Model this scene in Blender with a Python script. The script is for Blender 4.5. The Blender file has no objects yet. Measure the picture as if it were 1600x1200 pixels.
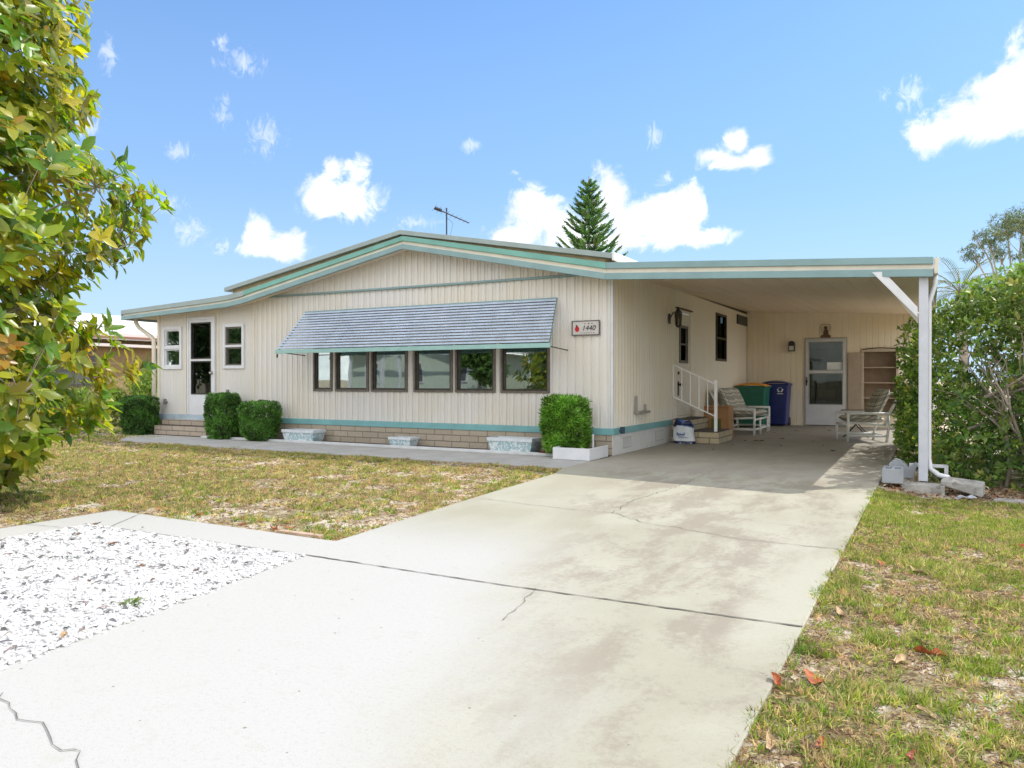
import bpy, bmesh, math, random
import numpy as np
from mathutils import Vector, Matrix
R = math.radians
rnd = random.Random(7)
S = bpy.context.scene
C = S.collection
# ------------------------------------------------------------------ camera
cd = bpy.data.cameras.new('camera'); cam = bpy.data.objects.new('camera', cd); C.objects.link(cam)
cam.location = (4.027, -10.386, 1.083)
cam.rotation_euler = (R(90 - 0.297), 0, R(28.592))
cd.sensor_width = 36; cd.lens = 27.135; cd.clip_start = 0.05; cd.clip_end = 3000
S.camera = cam
S.cycles.max_bounces = 16; S.cycles.diffuse_bounces = 10; S.cycles.transparent_max_bounces = 12
# ------------------------------------------------------------------ light
SUNV = Vector((1.21, 1.51, 2.37)).normalized()
sd = bpy.data.lights.new('sun', 'SUN'); sun = bpy.data.objects.new('sun', sd); C.objects.link(sun)
sun.rotation_euler = SUNV.to_track_quat('Z', 'Y').to_euler()
sd.energy = 2.25; sd.angle = R(0.5); sd.color = (1.0, 0.95, 0.87)
S.view_settings.view_transform = 'Standard'; S.view_settings.look = 'None'
S.view_settings.exposure = 0.98; S.view_settings.gamma = 1
W = bpy.data.worlds.new('World'); S.world = W; W.use_nodes = True
HARD = [(-0.7425, 0.2379, 0.0251, 0.0256), (-0.6968, 0.2341, 0.0272, 0.032), (-0.7284, 0.2614, 0.011, 0.0135), (-0.7151, 0.2141, 0.0398, 0.0138), (-0.8167, 0.1804, 0.0196, 0.0197), (-0.785, 0.1683, 0.0246, 0.0154), (-0.8002, 0.1598, 0.0367, 0.0108), (-0.2155, 0.2873, 0.0137, 0.016), (-0.192, 0.2671, 0.0165, 0.0117), (-0.2462, 0.2741, 0.0185, 0.0104), (-0.217, 0.2654, 0.0378, 0.0089), (0.0624, 0.3014, 0.0291, 0.0316), (0.0972, 0.3075, 0.0386, 0.0398), (0.0261, 0.2802, 0.0364, 0.0223), (-0.0041, 0.2739, 0.0215, 0.0174), (0.0625, 0.2757, 0.046, 0.0193), (-0.4725, 0.2268, 0.0232, 0.0296), (-0.4576, 0.203, 0.0371, 0.0237), (-0.499, 0.1817, 0.0315, 0.0144), (-0.4205, 0.1907, 0.0492, 0.0277), (-0.3689, 0.2328, 0.026, 0.0278), (-0.3349, 0.2005, 0.0479, 0.0327), (-0.2853, 0.2064, 0.0314, 0.0292), (-0.2672, 0.1785, 0.0465, 0.0109), (-0.351, 0.1773, 0.0562, 0.0142)]
SOFT = [(-0.835, 0.3695, 0.0238, 0.0135), (-0.859, 0.3879, 0.0087, 0.0105), (-0.857, 0.316, 0.0102, 0.0153), (-0.8076, 0.2925, 0.0212, 0.0215), (-0.9069, 0.2662, 0.0126, 0.0099), (-0.9161, 0.2044, 0.0167, 0.013), (-0.8952, 0.1753, 0.0185, 0.0162), (-0.5544, 0.2943, 0.0107, 0.0105), (-0.0515, 0.3197, 0.006, 0.0094), (-0.0217, 0.3153, 0.0155, 0.0171), (-0.3173, 0.3013, 0.0104, 0.0148), (-0.6226, 0.1993, 0.0245, 0.0094), (-1.0041, 0.2845, 0.0153, 0.0172), (-0.9795, 0.3572, 0.0092, 0.0153), (-0.8595, 0.1604, 0.0117, 0.009), (-0.3013, 0.251, 0.0079, 0.0076), (-1.0486, 0.2744, 0.0183, 0.013)]

class NT:                                              # small node helper
    def __init__(s, tree): s.t = tree; s.n = tree.nodes; s.l = tree.links
    def add(s, kind, **kw):
        nd = s.n.new(kind)
        for k, v in kw.items():
            if k.startswith('i_'): s.inp(nd, k[2:], v)
            else: setattr(nd, k, v)
        return nd
    def inp(s, nd, key, v):
        key = int(key) if str(key).isdigit() else key.replace('_', ' ')
        sk = nd.inputs[key]
        if isinstance(v, bpy.types.NodeSocket): s.l.new(v, sk)
        else: sk.default_value = v
    def m(s, op, a, b=None, c=None, clamp=False):
        nd = s.n.new('ShaderNodeMath'); nd.operation = op; nd.use_clamp = clamp
        for i, v in enumerate((a, b, c)):
            if v is None: continue
            if isinstance(v, bpy.types.NodeSocket): s.l.new(v, nd.inputs[i])
            else: nd.inputs[i].default_value = v
        return nd.outputs[0]
    def ramp(s, v, lo, hi, a=0.0, b=1.0, smooth=True):
        nd = s.n.new('ShaderNodeMapRange'); nd.interpolation_type = 'SMOOTHSTEP' if smooth else 'LINEAR'
        s.l.new(v, nd.inputs[0])
        for i, q in enumerate((lo, hi, a, b)): nd.inputs[1 + i].default_value = q
        return nd.outputs[0]
    def mix(s, fac, a, b):
        nd = s.n.new('ShaderNodeMix'); nd.data_type = 'RGBA'
        for k, v in ((0, fac), (6, a), (7, b)):
            if isinstance(v, bpy.types.NodeSocket): s.l.new(v, nd.inputs[k])
            elif k == 0: nd.inputs[0].default_value = v
            else: nd.inputs[k].default_value = (*v, 1) if len(v) == 3 else v
        return nd.outputs[2]
    def noise(s, vec, scale, detail=4, rough=.55, dist=0):
        nd = s.n.new('ShaderNodeTexNoise'); s.l.new(vec, nd.inputs['Vector'])
        nd.inputs['Scale'].default_value = scale; nd.inputs['Detail'].default_value = detail
        nd.inputs['Roughness'].default_value = rough; nd.inputs['Distortion'].default_value = dist
        return nd.outputs[0]

def make_world():
    t = NT(W.node_tree); t.n.clear()
    sky = t.add('ShaderNodeTexSky', sky_type='NISHITA', sun_disc=False)
    sky.sun_elevation = math.asin(SUNV.z); sky.sun_rotation = math.atan2(SUNV.x, SUNV.y)
    sky.air_density = 1.0; sky.dust_density = 0.6; sky.ozone_density = 2.5; sky.altitude = 0
    tc = t.add('ShaderNodeTexCoord').outputs['Generated']
    sep = t.add('ShaderNodeSeparateXYZ'); t.l.new(tc, sep.inputs[0])
    az = t.m('ARCTAN2', sep.outputs[0], sep.outputs[1]); el = t.m('ARCSINE', sep.outputs[2])
    def group(lst):
        acc = None
        for a, e, ra, re in lst:
            dx = t.m('MULTIPLY', t.m('SUBTRACT', az, a), .92 / ra); dy = t.m('MULTIPLY', t.m('SUBTRACT', el, e), .92 / re)
            d = t.m('SUBTRACT', 1.0, t.m('SQRT', t.m('ADD', t.m('MULTIPLY', dx, dx), t.m('MULTIPLY', dy, dy))))
            acc = d if acc is None else t.m('SMOOTH_MAX', acc, d, 0.4)
        return acc
    n1 = t.noise(tc, 22, 10, .66, .5); n2 = t.noise(tc, 13, 5, .55)
    h = t.m('ADD', group(HARD), t.m('MULTIPLY', t.m('SUBTRACT', n1, .5), 3.4))
    hard = t.ramp(h, -.25, .62)
    sv = t.add('ShaderNodeVectorMath', operation='MULTIPLY'); t.l.new(tc, sv.inputs[0]); sv.inputs[1].default_value = (1.5, 1.5, .8)
    n3 = t.noise(sv.outputs[0], 46, 8, .68, 1.6)
    s_ = t.m('ADD', group(SOFT), t.m('MULTIPLY', t.m('SUBTRACT', n3, .5), 4.2))
    soft = t.m('MULTIPLY', t.ramp(s_, -.1, 1.3), .5)
    # unseen cloud added outside the picture's centre, to fill the shaded walls
    back = t.ramp(t.m('ABSOLUTE', t.m('ADD', az, .5)), .95, 1.6)
    far = t.m('MULTIPLY', t.ramp(t.noise(tc, 3.2, 6, .6), .36, .56), back)
    cl = t.m('MAXIMUM', t.m('MAXIMUM', hard, soft), far)
    shade = t.mix(t.ramp(n2, .3, .7), (5.1, 5.4, 6.1), (7.2, 7.2, 7.3))
    tint = t.add('ShaderNodeMix', data_type='RGBA', blend_type='MULTIPLY'); tint.inputs[0].default_value = 1
    t.l.new(sky.outputs[0], tint.inputs[6]); tint.inputs[7].default_value = (SKYT[0], SKYT[1], SKYT[2], 1)
    hz = t.ramp(el, 0.0, .75, 1.0, 0.0)
    base = t.mix(t.m('MULTIPLY', hz, .72), tint.outputs[2], (2.2, 3.35, 4.9))
    shade = t.mix(t.m('MULTIPLY', back, 1.0), shade, (14.0, 13.8, 13.3))       # added bright cloud bank behind the camera, works as fill light
    base = t.mix(t.ramp(el, .26, .0, 0.0, .7), base, (3.5, 4.6, 5.7))
    col = t.mix(cl, base, shade)
    bg = t.n.new('ShaderNodeBackground'); t.l.new(col, bg.inputs[0]); bg.inputs[1].default_value = 0.1
    out = t.n.new('ShaderNodeOutputWorld'); t.l.new(bg.outputs[0], out.inputs[0])
SKYT = (.60, .87, 1.15)
make_world()

# ------------------------------------------------------------------ materials
MATS = {}
def mat(name, col, rough=.6, spec=.5, metal=0, var=0.0, vscale=8, bump=0.0, bscale=60, dirt=None, transl=0):
    if name in MATS: return MATS[name]
    m = bpy.data.materials.new(name); m.use_nodes = True; t = NT(m.node_tree)
    p = t.n['Principled BSDF']; p.inputs['Base Color'].default_value = (*col, 1)
    p.inputs['Roughness'].default_value = rough; p.inputs['Specular IOR Level'].default_value = spec; p.inputs['Metallic'].default_value = metal
    tc = t.add('ShaderNodeTexCoord').outputs['Object']
    if var > 0:
        n = t.noise(tc, vscale, 6, .6)
        c = t.mix(t.ramp(n, .3, .7), tuple(x * (1 - var) for x in col), tuple(min(1, x * (1 + var)) for x in col))
        if dirt:
            n2 = t.noise(tc, dirt[1], 8, .7)
            c = t.mix(t.m('MULTIPLY', t.ramp(n2, dirt[2], dirt[2] + .12), dirt[3]), c, dirt[0])
        t.l.new(c, p.inputs['Base Color'])
    if bump > 0:
        b = t.add('ShaderNodeBump'); b.inputs['Strength'].default_value = bump; b.inputs['Distance'].default_value = .01
        t.l.new(t.noise(tc, bscale, 5, .6), b.inputs['Height']); t.l.new(b.outputs[0], p.inputs['Normal'])
    MATS[name] = m; return m

def leaf_mat(name, transl=.35, rough=.4, under=None, spec=.4):
    m = bpy.data.materials.new(name); m.use_nodes = True; t = NT(m.node_tree); t.n.clear()
    at = t.add('ShaderNodeAttribute', attribute_name='col'); c = at.outputs['Color']
    if under:
        g = t.add('ShaderNodeNewGeometry'); c2 = t.mix(.55, c, under)
        cc = t.mix(g.outputs['Backfacing'], c, c2)
    else: cc = c
    p = t.add('ShaderNodeBsdfPrincipled'); t.l.new(cc, p.inputs['Base Color']); p.inputs['Roughness'].default_value = rough
    p.inputs['Specular IOR Level'].default_value = spec
    tr = t.add('ShaderNodeBsdfTranslucent')
    hs = t.add('ShaderNodeHueSaturation'); hs.inputs['Saturation'].default_value = 1.1; hs.inputs['Value'].default_value = 1.9; t.l.new(c, hs.inputs['Color'])
    t.l.new(hs.outputs[0], tr.inputs[0])
    mx = t.add('ShaderNodeMixShader'); mx.inputs[0].default_value = transl
    t.l.new(p.outputs[0], mx.inputs[1]); t.l.new(tr.outputs[0], mx.inputs[2])
    o = t.add('ShaderNodeOutputMaterial'); t.l.new(mx.outputs[0], o.inputs[0])
    return m

def brick_mat(name, c1, c2, mortar, bw, bh, ms=.008, axis='x', bump=.6):
    m = bpy.data.materials.new(name); m.use_nodes = True; t = NT(m.node_tree); p = t.n['Principled BSDF']
    tc = t.add('ShaderNodeTexCoord').outputs['Object']
    sep = t.add('ShaderNodeSeparateXYZ'); t.l.new(tc, sep.inputs[0])
    u = t.m('ADD', sep.outputs[0], sep.outputs[1])
    cb = t.add('ShaderNodeCombineXYZ'); t.l.new(u, cb.inputs[0]); t.l.new(sep.outputs[2], cb.inputs[1])
    b = t.add('ShaderNodeTexBrick'); t.l.new(cb.outputs[0], b.inputs['Vector'])
    for k, v in (('Color1', c1), ('Color2', c2), ('Mortar', mortar)): b.inputs[k].default_value = (*v, 1)
    b.inputs['Scale'].default_value = 1; b.inputs['Brick Width'].default_value = bw; b.inputs['Row Height'].default_value = bh
    b.inputs['Mortar Size'].default_value = ms; b.inputs['Mortar Smooth'].default_value = .4
    n = t.noise(tc, 35, 6, .65)
    c = t.mix(t.m('MULTIPLY', t.ramp(n, .35, .75), .45), b.outputs[0], tuple(x * .6 for x in c1)); t.l.new(c, p.inputs['Base Color'])
    h = t.m('SUBTRACT', t.m('MULTIPLY', n, .5), b.outputs['Fac'])
    bp = t.add('ShaderNodeBump'); bp.inputs['Strength'].default_value = bump; bp.inputs['Distance'].default_value = .012
    t.l.new(h, bp.inputs['Height']); t.l.new(bp.outputs[0], p.inputs['Normal']); p.inputs['Roughness'].default_value = .9
    return m

def siding_mat(name, col, rough=.5):
    m = bpy.data.materials.new(name); m.use_nodes = True; t = NT(m.node_tree); p = t.n['Principled BSDF']
    tc = t.add('ShaderNodeTexCoord').outputs['Object']
    st = t.add('ShaderNodeVectorMath', operation='MULTIPLY'); t.l.new(tc, st.inputs[0]); st.inputs[1].default_value = (7, 7, .55)
    n = t.noise(st.outputs[0], 1.3, 7, .65); n2 = t.noise(tc, 1.1, 4, .5); n3 = t.noise(tc, 22, 8, .75)
    c = t.mix(t.ramp(n, .35, .75), col, tuple(x * .93 for x in col))
    c = t.mix(t.ramp(n2, .3, .75), c, (col[0] * .97, col[1] * .93, col[2] * .84))
    c = t.mix(t.m('MULTIPLY', t.ramp(n3, .66, .74), .35), c, (.3, .25, .18))
    t.l.new(c, p.inputs['Base Color']); p.inputs['Roughness'].default_value = rough; p.inputs['Specular IOR Level'].default_value = .3
    return m

def glass_mat(name, tint=(.5, .58, .55), gl=.30):
    m = bpy.data.materials.new(name); m.use_nodes = True; t = NT(m.node_tree); t.n.clear()
    tr = t.add('ShaderNodeBsdfTransparent'); tr.inputs[0].default_value = (*tint, 1)
    g = t.add('ShaderNodeBsdfGlossy'); g.inputs['Roughness'].default_value = .015; g.inputs[0].default_value = (.92, .97, .95, 1)
    tc = t.add('ShaderNodeTexCoord').outputs['Object']
    b = t.add('ShaderNodeBump'); b.inputs['Strength'].default_value = .05; b.inputs['Distance'].default_value = .02
    t.l.new(t.noise(tc, 2.2, 1, .4), b.inputs['Height']); t.l.new(b.outputs[0], g.inputs['Normal'])
    lw = t.add('ShaderNodeLayerWeight'); lw.inputs[0].default_value = .35
    f = t.m('ADD', t.m('MULTIPLY', lw.outputs['Fresnel'], .4 if gl > .1 else .05), gl, clamp=True)
    mx = t.add('ShaderNodeMixShader'); t.l.new(f, mx.inputs[0]); t.l.new(tr.outputs[0], mx.inputs[1]); t.l.new(g.outputs[0], mx.inputs[2])
    o = t.add('ShaderNodeOutputMaterial'); t.l.new(mx.outputs[0], o.inputs[0]); return m

M = {}
M['siding'] = siding_mat('cream siding', (.66, .645, .63))
M['siding_back'] = siding_mat('yellowish cream siding', (.87, .79, .65))
M['panel'] = siding_mat('porch panel', (.60, .585, .565))
M['white'] = mat('white paint', (.60, .61, .64), .5, var=.05, vscale=5, dirt=((.3, .28, .25), 25, .66, .35))
M['cream_trim'] = mat('cream trim', (.64, .59, .49), .55, var=.08, vscale=3, dirt=((.3, .24, .17), 14, .64, .5))
M['teal'] = mat('teal paint', (.15, .36, .31), .5, var=.1, vscale=2.5, dirt=((.45, .55, .5), 16, .62, .5))
M['bluegrey'] = mat('blue grey paint', (.20, .31, .32), .5, var=.08, vscale=2.5, dirt=((.42, .47, .45), 18, .64, .45))
M['strip'] = mat('turquoise strip paint', (.17, .38, .40), .5, var=.1, vscale=3, dirt=((.1, .15, .15), 20, .66, .4))
M['roof'] = mat('roof coating', (.72, .73, .74), .6, var=.05, vscale=2)
M['roofedge'] = mat('grey green roof edge', (.27, .33, .325), .5, var=.08, vscale=3, dirt=((.55, .53, .48), 12, .63, .5))
M['ceil'] = siding_mat('carport ceiling', (.78, .68, .56))
M['awn'] = mat('awning aluminium', (.38, .45, .56), .35, .5, .2, var=.12, vscale=5)
M['awnlip'] = mat('pale aqua lip', (.27, .45, .43), .5, var=.06)
M['bronze'] = mat('bronze frame', (.045, .038, .03), .4, .5, .4, var=.2, vscale=12)
M['bronze2'] = mat('weathered bronze frame', (.13, .115, .095), .45, .5, .3, var=.2, vscale=12)
M['black'] = mat('black metal', (.02, .02, .02), .4)
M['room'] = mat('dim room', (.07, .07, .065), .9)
M['curtain'] = mat('sheer curtain', (.42, .44, .40), .9, var=.15, vscale=14)
M['blind'] = mat('aqua window blind', (.28, .52, .46), .8, var=.06)
M['glass'] = glass_mat('window glass')
M['glass_side'] = glass_mat('side window glass', (.3, .32, .3), .01); M['glass_dark'] = glass_mat('dark storm door glass', (.35, .38, .36), .10)
M['block'] = brick_mat('beige split face block', (.43, .37, .29), (.37, .315, .245), (.17, .145, .12), .33, .1)
M['brick'] = brick_mat('cream step brick', (.50, .42, .28), (.44, .36, .24), (.10, .085, .07), .38, .1)
M['oldbrick'] = brick_mat('weathered step block', (.42, .35, .28), (.36, .3, .24), (.12, .1, .08), .34, .095)
M['concblock'] = mat('concrete block', (.34, .33, .31), .95, var=.18, vscale=10, bump=.7, bscale=50, dirt=((.12, .11, .09), 9, .52, .7))
M['greyblock'] = mat('grey painted block', (.29, .31, .34), .7, var=.08, vscale=7, bump=.3, dirt=((.15, .14, .12), 11, .62, .7))
M['mulch'] = mat('dark mulch', (.06, .042, .03), 1, var=.5, vscale=40, bump=1, bscale=60)
M['redmulch'] = mat('red brown mulch', (.13, .035, .025), 1, var=.5, vscale=40, bump=1, bscale=60)
M['bark'] = mat('grey bark', (.26, .22, .18), .9, var=.25, vscale=12, bump=.6, bscale=30)
M['palebark'] = mat('pale twig bark', (.36, .31, .25), .9, var=.2, vscale=14)
M['pvc'] = mat('white pvc pipe', (.72, .72, .70), .4, var=.04, dirt=((.35, .33, .3), 15, .66, .4))
M['carpet'] = mat('dark step mat', (.085, .08, .075), 1, var=.3, vscale=50, bump=.6, bscale=200)
M['cardboard'] = mat('brown cardboard', (.36, .19, .085), .85, var=.08, vscale=5)
M['tape'] = mat('darker printed card', (.24, .115, .05), .7)
M['greenprint'] = mat('green print', (.10, .14, .035), .8)
M['bin_green'] = mat('dark green bin plastic', (.012, .13, .085), .38, .5, var=.12, vscale=6)
M['bin_blue'] = mat('navy blue bin plastic', (.012, .022, .16), .38, .5, var=.12, vscale=6)
M['lid_orange'] = mat('orange lid plastic', (.72, .30, .03), .5, var=.06)
M['bagwhite'] = mat('white plastic sack', (.62, .66, .70), .35, var=.1, vscale=9)
M['bagblue'] = mat('blue plastic sack', (.05, .12, .32), .35, var=.2, vscale=9)
M['navy'] = mat('navy film', (.012, .02, .075), .3)
M['tan'] = mat('tan board', (.42, .33, .25), .7, var=.06)
M['brownboard'] = mat('brown hardboard', (.36, .265, .19), .8, var=.1)
M['rust'] = mat('brown iron', (.12, .07, .04), .7, var=.3, vscale=20)
M['planter'] = None
M['gravel'] = mat('white marble chips', (.54, .535, .525), .8, var=.12, vscale=6)
M['weed'] = None
M['paper'] = mat('white paper', (.75, .77, .78), .7)
M['red'] = mat('red enamel', (.42, .01, .02), .35)
M['signgrey'] = mat('pale grey sign plate', (.50, .47, .45), .6, var=.08, vscale=30)

# ------------------------------------------------------------------ object helpers
WL = {}
def link(o, parent=None, loc=(0, 0, 0)):
    C.objects.link(o); p = Vector(WL.get(parent.name, (0, 0, 0))) if parent else Vector((0, 0, 0))
    o.parent = parent; o.location = Vector(loc) - p; WL[o.name] = tuple(loc); return o
def thing(name, label, cat, loc=(0, 0, 0), rz=0, group=None):
    o = bpy.data.objects.new(name, None); o.empty_display_size = .2; link(o, None, loc); o.rotation_euler.z = rz
    o['label'] = label; o['category'] = cat
    if group: o['group'] = group
    return o
def tag(o, label, cat, group=None, kind=None):
    if label: o['label'] = label
    if cat: o['category'] = cat
    if group: o['group'] = group
    if kind: o['kind'] = kind
    return o

class MB:
    """collects shapes; build() links them as one mesh. Coordinates are the frame given by T (default: world)."""
    def __init__(s, T=None): s.v = []; s.f = []; s.T = T
    def P(s, p):
        if s.T is None: return tuple(p)
        o, U, V, N = s.T
        return tuple(o[i] + U[i] * p[0] + V[i] * p[1] + N[i] * p[2] for i in range(3))
    def add(s, vs, fs):
        k = len(s.v); s.v += [s.P(p) for p in vs]; s.f += [tuple(i + k for i in f) for f in fs]; return s
    def box(s, x0, x1, y0, y1, z0, z1):
        return s.add([(x, y, z) for x in (x0, x1) for y in (y0, y1) for z in (z0, z1)],
                     [(0, 1, 3, 2), (4, 6, 7, 5), (0, 4, 5, 1), (2, 3, 7, 6), (0, 2, 6, 4), (1, 5, 7, 3)])
    def hexa(s, b, t):          # 4 bottom, 4 top corners
        return s.add(list(b) + list(t), [(3, 2, 1, 0), (4, 5, 6, 7)] + [(i, (i + 1) % 4, 4 + (i + 1) % 4, 4 + i) for i in range(4)])
    def prism(s, poly, d, axis=1, a=0.0):     # polygon in the other two axes, from a to d along axis
        n = len(poly)
        def mk(p, w): q = [p[0], p[1]]; q.insert(axis, w); return tuple(q)
        return s.add([mk(p, a) for p in poly] + [mk(p, d) for p in poly],
                     [tuple(range(n)), tuple(range(2 * n - 1, n - 1, -1))] + [(i, (i + 1) % n, n + (i + 1) % n, n + i) for i in range(n)])
    def tube(s, pts, r, n=8, closed=True):
        pts = [Vector(p) for p in pts]; rs = r if isinstance(r, (list, tuple)) else [r] * len(pts)
        k = []; up = None
        for i, p in enumerate(pts):
            d = (pts[min(i + 1, len(pts) - 1)] - pts[max(i - 1, 0)])
            if d.length < 1e-9: d = Vector((0, 0, 1))
            d.normalize()
            if up is None: up = Vector((0, 0, 1)) if abs(d.z) < .9 else Vector((1, 0, 0))
            a = d.cross(up).normalized(); b = d.cross(a).normalized(); up = -b if False else up
            k += [tuple(p + (a * math.cos(2 * math.pi * j / n) + b * math.sin(2 * math.pi * j / n)) * rs[i]) for j in range(n)]
        f = [(i * n + j, i * n + (j + 1) % n, (i + 1) * n + (j + 1) % n, (i + 1) * n + j) for i in range(len(pts) - 1) for j in range(n)]
        if closed: f += [tuple(range(n - 1, -1, -1)), tuple((len(pts) - 1) * n + j for j in range(n))]
        return s.add(k, f)
    def lathe(s, prof, c=(0, 0, 0), n=16):
        k = [(c[0] + r * math.cos(2 * math.pi * j / n), c[1] + r * math.sin(2 * math.pi * j / n), c[2] + z) for r, z in prof for j in range(n)]
        f = [(i * n + j, i * n + (j + 1) % n, (i + 1) * n + (j + 1) % n, (i + 1) * n + j) for i in range(len(prof) - 1) for j in range(n)]
        f += [tuple(range(n - 1, -1, -1)), tuple((len(prof) - 1) * n + j for j in range(n))]
        return s.add(k, f)
    def build(s, name, material, parent=None, bevel=0, smooth=False, fix=True, base=None):
        me = bpy.data.meshes.new(name)
        if base is None: base = WL.get(parent.name, (0, 0, 0)) if parent else (0, 0, 0)
        me.from_pydata([(p[0] - base[0], p[1] - base[1], p[2] - base[2]) for p in s.v], [], s.f)
        if fix:
            bm = bmesh.new(); bm.from_mesh(me); bmesh.ops.recalc_face_normals(bm, faces=bm.faces); bm.to_mesh(me); bm.free()
        if smooth: me.polygons.foreach_set('use_smooth', [True] * len(me.polygons))
        me.materials.append(material); o = bpy.data.objects.new(name, me); link(o, parent, base)
        if bevel:
            b = o.modifiers.new('bevel', 'BEVEL'); b.width = bevel; b.segments = 2; b.limit_method = 'ANGLE'; b.angle_limit = R(40)
        return o

def np_mesh(name, V, F, material, parent=None, col=None, base=(0, 0, 0), smooth=False):
    """V (n,3), F list of (m,k) arrays, col (n,3) per vertex"""
    me = bpy.data.meshes.new(name); V = np.asarray(V, np.float32) - np.array(base, np.float32)
    me.vertices.add(len(V)); me.vertices.foreach_set('co', V.ravel())
    loops = np.concatenate([f.ravel() for f in F]).astype(np.int32); sizes = np.concatenate([np.full(len(f), f.shape[1]) for f in F]).astype(np.int32)
    starts = np.concatenate([[0], np.cumsum(sizes)[:-1]]).astype(np.int32)
    me.loops.add(len(loops)); me.loops.foreach_set('vertex_index', loops)
    me.polygons.add(len(sizes)); me.polygons.foreach_set('loop_start', starts)
    if smooth: me.polygons.foreach_set('use_smooth', np.ones(len(sizes), bool))
    me.update(calc_edges=True)
    if col is not None:
        a = me.color_attributes.new('col', 'FLOAT_COLOR', 'POINT')
        c = np.ones((len(V), 4), np.float32); c[:, :3] = col; a.data.foreach_set('color', c.ravel())
    me.materials.append(material); o = bpy.data.objects.new(name, me); link(o, parent, base); return o

def unit(a): return a / (np.linalg.norm(a, axis=-1, keepdims=True) + 1e-9)
def leaves(P, D, Nn, L, Wd, colr, curl=.12):
    """leaf blades: base P, direction D, normal Nn, lengths L, widths Wd, colours; 8 verts, 6 faces each"""
    D = unit(D); Sd = unit(np.cross(D, Nn)); Nn = np.cross(Sd, D)
    L = L[:, None]; Wd = Wd[:, None]
    def pt(u, s, h): return P + D * L * u + Sd * Wd * s + Nn * L * h
    V = np.stack([pt(0, 0, 0), pt(.38, -.5, .05), pt(.75, -.36, .02 - curl * .5), pt(1, 0, -curl), pt(.75, .36, .02 - curl * .5), pt(.38, .5, .05), pt(.38, 0, 0), pt(.75, 0, -.04 - curl * .5)], 1)
    n = len(P); o = (np.arange(n) * 8)[:, None]
    T = np.concatenate([o + np.array([6, 1, 0]), o + np.array([5, 6, 0]), o + np.array([7, 3, 2]), o + np.array([4, 3, 7])])
    Q = np.concatenate([o + np.array([6, 7, 2, 1]), o + np.array([5, 4, 7, 6])])
    return V.reshape(-1, 3), [T, Q], np.repeat(colr, 8, 0)
def quads(P, D, Nn, L, Wd, colr):
    """cheap pointed leaf: 4 verts, 1 face"""
    D = unit(D); Sd = unit(np.cross(D, Nn)); L = L[:, None]; Wd = Wd[:, None]
    V = np.stack([P, P + D * L * .45 - Sd * Wd * .5, P + D * L, P + D * L * .45 + Sd * Wd * .5], 1)
    n = len(P); o = (np.arange(n) * 4)[:, None]
    return V.reshape(-1, 3), [o + np.array([0, 1, 2, 3])], np.repeat(colr, 4, 0)
def palette(g, n, cols, wts, jit=.18):
    c = np.array(cols)[g.choice(len(cols), n, p=np.array(wts) / sum(wts))]
    return np.clip(c * (1 + g.normal(0, jit, (n, 1))) * (1 + g.normal(0, .06, (n, 3))), .003, 1)
def vnoise(x, y, seed=0, octv=3):
    tot = 0; amp = 1; s = 0
    for k in range(octv):
        g = np.random.default_rng(seed + k).random((64, 64)); f = 2 ** k
        X = x * f; Y = y * f; xi = np.floor(X).astype(int); yi = np.floor(Y).astype(int); fx = X - xi; fy = Y - yi
        fx = fx * fx * (3 - 2 * fx); fy = fy * fy * (3 - 2 * fy)
        G = lambda a, b: g[a % 64, b % 64]
        tot = tot + amp * ((G(xi, yi) * (1 - fx) + G(xi + 1, yi) * fx) * (1 - fy) + (G(xi, yi + 1) * (1 - fx) + G(xi + 1, yi + 1) * fx) * fy)
        s += amp; amp *= .5
    return tot / s

# ------------------------------------------------------------------ ground
def ground_h(x, y):
    h = -0.020 - 0.090 * np.clip((x - 3.5) / .4, 0, 1) * np.clip((y + 4.5) / 3, 0, 1) * np.clip((12 - y) / 2, 0, 1)
    return h + .012 * (vnoise(x * 1.3 + 50, y * 1.3 + 50, 3) - .5) * np.clip((30 - np.hypot(x, y)) / 10, 0, 1)
def lawn_material():
    m = bpy.data.materials.new('patchy lawn soil'); m.use_nodes = True; t = NT(m.node_tree); p = t.n['Principled BSDF']
    tc = t.add('ShaderNodeTexCoord').outputs['Object']
    a = t.noise(tc, 1.1, 6, .6); b = t.noise(tc, 9, 6, .65); c = t.noise(tc, 55, 5, .7); d = t.noise(tc, 2.3, 5, .6, .5)
    e = t.noise(tc, 150, 3, .7); col = t.mix(t.ramp(t.m('ADD', t.m('MULTIPLY', b, .5), t.m('MULTIPLY', e, .5)), .4, .6), (.20, .145, .085), (.44, .36, .23))
    col = t.mix(t.m('MULTIPLY', t.ramp(a, .45, .62), t.ramp(c, .35, .6)), col, (.19, .19, .06))
    col = t.mix(t.ramp(t.m('ADD', t.m('MULTIPLY', d, .42), t.m('ADD', t.m('MULTIPLY', b, .26), t.m('MULTIPLY', c, .32))), .485, .53), col, (.62, .545, .44))
    col = t.mix(t.m('MULTIPLY', t.ramp(c, .5, .62), .5), col, (.08, .055, .035))
    t.l.new(col, p.inputs['Base Color']); p.inputs['Roughness'].default_value = 1; p.inputs['Specular IOR Level'].default_value = .1
    bp = t.add('ShaderNodeBump'); bp.inputs['Strength'].default_value = .8; bp.inputs['Distance'].default_value = .02
    t.l.new(c, bp.inputs['Height']); t.l.new(bp.outputs[0], p.inputs['Normal']); return m
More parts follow.
